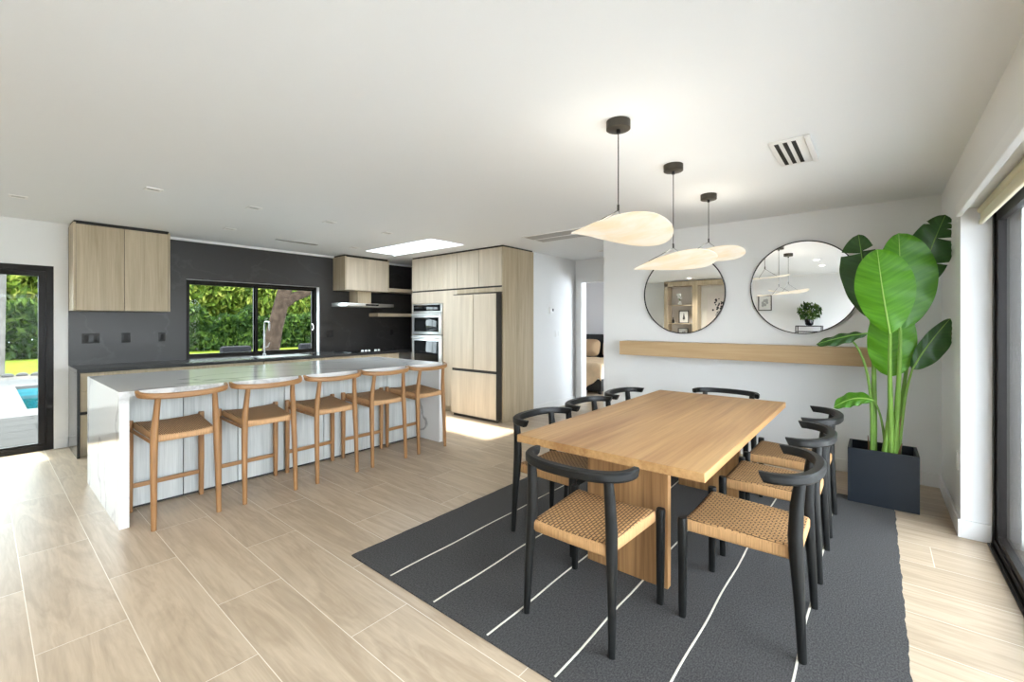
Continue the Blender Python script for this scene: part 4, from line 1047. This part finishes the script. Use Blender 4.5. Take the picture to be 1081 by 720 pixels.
def quad(mb, p, s):
    e = Euler((random.uniform(0, 6.28), random.uniform(0, 6.28), random.uniform(0, 6.28))).to_matrix()
    b = mb.bm; u = e @ Vector((s, 0, 0)); v = e @ Vector((0, s*.42, 0)); w = e @ Vector((0, 0, s*.12))
    b.faces.new([b.verts.new(p-u), b.verts.new(p+v-w), b.verts.new(p+u), b.verts.new(p-v-w)])
t = thing('leafy_plant', (XL+.29, 1.13, 1.315), 'bushy green plant in a dark pot on the black console, seen in the right mirror', 'plant')
MB().lathe([(.05, 1.316), (.075, 1.34), (.085, 1.42), (.075, 1.45)], XL+.29, 1.13, 20).build('pot', 'oven_glass', t)
mb = MB(); leafblob(mb, (XL+.29, 1.13, 1.62), (.17, .24, .19), 230, .055, shell=.2); mb.build('foliage', 'shrub_leaf', t, smooth=0)
mb = MB()
for k in range(8): mb.tube([(XL+.29, 1.13, 1.44), (XL+.29+random.uniform(-.1, .1), 1.13+random.uniform(-.15, .15), 1.6)], .004, 5)
mb.build('stems', 'stem', t)

# ------------------------------------------------------------------ outside
GZ = -.12
structure(box('ground_terrace', 'paver', -8, 6.5, 7.14, 10.4, GZ-.05, GZ+.02))
mb = MB(); mb.box(-8, 12, 10.4, 11.2, GZ-.05, GZ+.02); mb.box(-8, .52, 11.2, 15.3, GZ-.05, GZ+.02); mb.box(8.5, 12, 11.2, 15.3, GZ-.05, GZ+.02); mb.box(-8, 12, 15.3, 17.2, GZ-.05, GZ+.02)
mb.box(6.5, 12, 7.14, 10.4, GZ-.05, GZ+.02)
structure(mb.build('ground_deck', 'deck', smooth=0))
mb = MB(); mb.box(.52, 8.5, 11.2, 15.3, GZ-1.2, GZ-1.15); mb.box(.50, .52, 11.2, 15.3, GZ-1.2, GZ-.05); mb.box(8.5, 8.52, 11.2, 15.3, GZ-1.2, GZ-.05); mb.box(.52, 8.5, 11.18, 11.2, GZ-1.2, GZ-.05); mb.box(.52, 8.5, 15.3, 15.32, GZ-1.2, GZ-.05)
structure(mb.build('ground_pool_shell', 'pool_tile', smooth=0))
mb = MB(); mb.box(.525, 8.495, 11.205, 15.295, GZ-.14, GZ-.13); tag(mb.build('pool_water', 'water', smooth=0), 'blue pool water seen through the terrace door', 'water', kind='stuff')
structure(box('ground_bed', 'mulch', -8, 12, 17.2, 18.6, GZ-.05, GZ+.02))
structure(box('ground_lawn', 'lawn', -14, 30, 18.6, 40, GZ-.05, GZ+.02))
structure(box('ceiling_added_eave', 'ceiling', XL-.2, 5.0, -1.55, -.68, H-.06, H+.10))  # unseen overhang, added to cut sky light at the sliding door
structure(box('ground_patio', 'patio', -6, 10, -9, -.70, GZ-.05, GZ+.02))
structure(box('wall_wing', 'ext_wall', 5.0, 5.2, -3.6, -.70, GZ+.02, 2.6))
structure(box('wall_garden', 'ext_wall', -6, 10, -6.2, -6.0, GZ+.02, 2.1))
t = thing('palm_tree', (.30, 19.05, GZ), 'pale palm trunk standing on the lawn beyond the terrace door', 'palm')
MB().tube([(.22, 18.9, GZ), (.26, 18.95, .4), (.30, 19, 1.6), (.34, 19.1, 4.0), (.34, 19.1, 6.5)], [.24, .20, .175, .165, .15], 18).build('trunk', 'palm', t)
mb = MB()
for k in range(14):
    a = 2*PI*k/14; d = Vector((math.cos(a), math.sin(a), 0)); prev = None
    for s in range(9):
        q = Vector((.34, 19.1, 6.5))+d*(2.2*s/8)+Vector((0, 0, .9*math.sin(s/8*2.2)-.9*(s/8)**2)); w = .26*(1-s/9)+.03; sd = Vector((-d.y, d.x, -.5))
        c = (mb.bm.verts.new(q-sd*w), mb.bm.verts.new(q), mb.bm.verts.new(q+Vector((d.y, -d.x, -.5))*w))
        if prev: mb.bm.faces.new((prev[0], prev[1], c[1], c[0])); mb.bm.faces.new((prev[1], prev[2], c[2], c[1]))
        prev = c
mb.build('frond_crown', 'tree_leaf', t, smooth=0)
for k in range(9):
    x = -.6+k*.27; y = 18.2+random.uniform(-.25, .2)
    MB().ico((x, y, GZ+.05), .12, 2, (1, .8, .6), .08).build('garden_rock', 'rock', label='grey rock in the bed at the foot of the palm', cat='rock', group='rocks at the foot of the palm')

def hedge(x0, x1, y, h, n, label):
    t = thing('hedge', ((x0+x1)/2, y, GZ), label, 'hedge', 'hedges along the far garden edge')
    m = MB()
    for k in range(n):
        x = random.uniform(x0, x1); dy = random.uniform(-.55, .55); z = GZ+.05+random.uniform(0, 1)**.9*(h+.25*math.sin(x*2.1)+.18*math.sin(x*5.3+1))
        quad(m, Vector((x, y+dy, z)), random.uniform(.12, .24))
    m.build('foliage', 'hedge', t, smooth=0)
    m = MB()
    for k in range(int((x1-x0)/.8)):
        x = x0+.4+k*.8; m.tube([(x, y, GZ), (x+random.uniform(-.1, .1), y, h*.8)], .05, 6)
    m.build('stems', 'bark', t)
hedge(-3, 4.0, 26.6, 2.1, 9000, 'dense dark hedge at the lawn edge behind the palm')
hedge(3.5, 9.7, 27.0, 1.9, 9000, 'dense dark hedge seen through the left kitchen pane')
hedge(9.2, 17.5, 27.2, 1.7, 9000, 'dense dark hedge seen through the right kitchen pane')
def tree(x, y, zc, R, n, size, label, lean=0, mat='tree_leaf', r0=.16):
    t = thing('garden_tree', (x, y, GZ), label, 'tree', 'trees beyond the hedge')
    m = MB(); leafblob(m, (x+lean, y, zc), R, n, size, shell=.25); m.build('crown', mat, t, smooth=0)
    MB().tube([(x, y, GZ), (x+lean*.3, y, zc*.4), (x+lean, y, zc)], [r0, r0*.8, r0*.4], 10).build('trunk', 'bark', t)
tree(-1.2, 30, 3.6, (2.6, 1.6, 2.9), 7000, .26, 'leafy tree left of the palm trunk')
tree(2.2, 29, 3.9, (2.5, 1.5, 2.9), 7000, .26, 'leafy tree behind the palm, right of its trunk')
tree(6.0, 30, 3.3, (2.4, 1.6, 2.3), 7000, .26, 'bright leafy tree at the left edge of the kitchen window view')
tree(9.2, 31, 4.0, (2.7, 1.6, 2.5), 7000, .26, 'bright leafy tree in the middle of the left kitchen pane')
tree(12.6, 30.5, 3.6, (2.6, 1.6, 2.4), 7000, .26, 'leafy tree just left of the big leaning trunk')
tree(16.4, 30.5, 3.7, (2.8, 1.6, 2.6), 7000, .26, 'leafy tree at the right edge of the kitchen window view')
# the big leaning trunk and its fork
t = thing('garden_tree', (5.6, 14.9, GZ), 'large tree with thick leaning grey trunk right of the faucet', 'tree')
TY = 17.8
mb = MB(); mb.tube([(7.05, TY, GZ), (7.08, TY, .3), (7.22, TY, 1.1), (7.42, TY, 1.9), (7.62, TY, 2.7), (7.8, TY, 4.2), (7.9, TY, 6)], [.40, .30, .27, .26, .25, .23, .2], 20); mb.build('trunk', 'bark', t)
mb = MB(); mb.tube([(7.48, TY, 2.05), (7.85, TY-.1, 2.35), (8.5, TY-.2, 2.65), (9.4, TY-.3, 3.2), (10.2, TY-.3, 4.2)], [.22, .19, .16, .13, .08], 14); mb.build('branch', 'bark', t)
mb = MB(); leafblob(mb, (8.0, TY, 6.6), (3.2, 2.4, 1.6), 1800, .17, shell=.2); mb.build('crown', 'tree_leaf', t, smooth=0)
t = thing('garden_tree', (10.9, 21.5, GZ), 'slim multi-stemmed tree behind the fork of the leaning trunk', 'tree')
mb = MB()
for k in range(5): mb.tube([(10.9+k*.09, 21.5, GZ), (10.75+k*.16, 21.5, 1.2), (10.4+k*.38, 21.5, 3.4)], [.09, .075, .05], 8)
mb.build('stems', 'bark', t)
mb = MB(); leafblob(mb, (11.0, 21.6, 4.3), (1.7, 1.0, 1.2), 1300, .15, shell=.1); mb.build('crown', 'hedge', t, smooth=0)
def lounge(x, y, label):
    t = thing('outdoor_sofa', (x, y, GZ+.02), label, 'outdoor seat', 'grey lounge seats on the deck')
    z = GZ+.02
    mb = MB(); mb.box(x-.29, x+.29, y-.4, y+.4, z+.14, z+.22, .01)
    mb.build('frame', 'frame_dark', t)
    for sx in (-.24, .24):
        for sy in (-.35, .35): box('leg', 'frame_dark', x+sx-.025, x+sx+.025, y+sy-.025, y+sy+.025, z, z+.14, t)
    box('seat_cushion', 'lounger', x-.27, x+.27, y-.38, y+.30, z+.22, z+.40, t, .05)
    box('back_cushion', 'lounger', x-.27, x+.27, y-.38, y-.18, z+.40, z+1.02, t, .06)
    for s in (-1, 1): box('arm_cushion', 'lounger', x+s*.32-.045, x+s*.32+.045, y-.2, y+.36, z+.36, z+.58, t, .03)
lounge(3.22, 10.0, 'grey outdoor lounge seat left of the window mullion')
lounge(4.72, 10.0, 'grey outdoor lounge seat right of the leaning trunk')

# ------------------------------------------------------------------ light
w = bpy.data.worlds.new('sky'); scene.world = w; w.use_nodes = True; nt = w.node_tree
bg = nt.nodes['Background']; bg.inputs[0].default_value = (.81, .91, 1.01, 1); bg.inputs[1].default_value = 10.0
sd = bpy.data.lights.new('sun', 'SUN'); sd.energy = 9; sd.angle = math.radians(3); sd.color = (1, .95, .86)
so = bpy.data.objects.new('sun', sd); COL.objects.link(so); so.location = (0, 20, 30)
so.rotation_euler = Vector((.04, -.36, -1)).to_track_quat('-Z', 'Y').to_euler()
def portal(loc, d, sx, sy):
    l = bpy.data.lights.new('daylight_portal', 'AREA'); l.shape = 'RECTANGLE'; l.size = sx; l.size_y = sy; l.cycles.is_portal = True
    o = bpy.data.objects.new('daylight_portal', l); COL.objects.link(o); o.location = loc; o.rotation_euler = Vector(d).to_track_quat('-Z', 'Z' if abs(d[2]) < .5 else 'Y').to_euler()
portal((1.4, -.70, 1.05), (0, 1, 0), 5.3, 2.1)
portal((2.61, 7.12, 1.43), (0, -1, 0), 1.8, 1.06)
portal((-.32, 7.10, 1.0), (0, -1, 0), 1.68, 2.0)
portal((3.99, 5.22, H+.47), (0, 0, -1), .58, 1.62)
portal((8.1, 1.92, 1.32), (0, 1, 0), 2.2, 2.0)

# ------------------------------------------------------------------ camera
cam = bpy.data.cameras.new('camera'); co = bpy.data.objects.new('camera', cam); COL.objects.link(co)
co.location = (0, 0, 1.39)
co.rotation_euler = (PI/2, 0, math.radians(39.6-90))
cam.sensor_width = 36; cam.lens = 465/1081*36; cam.shift_y = -20/1081; cam.clip_start = .05
scene.camera = co
vs = scene.view_settings; vs.view_transform = 'Standard'; vs.look = 'None'; vs.exposure = .90; vs.gamma = 1; vs.use_curve_mapping = False
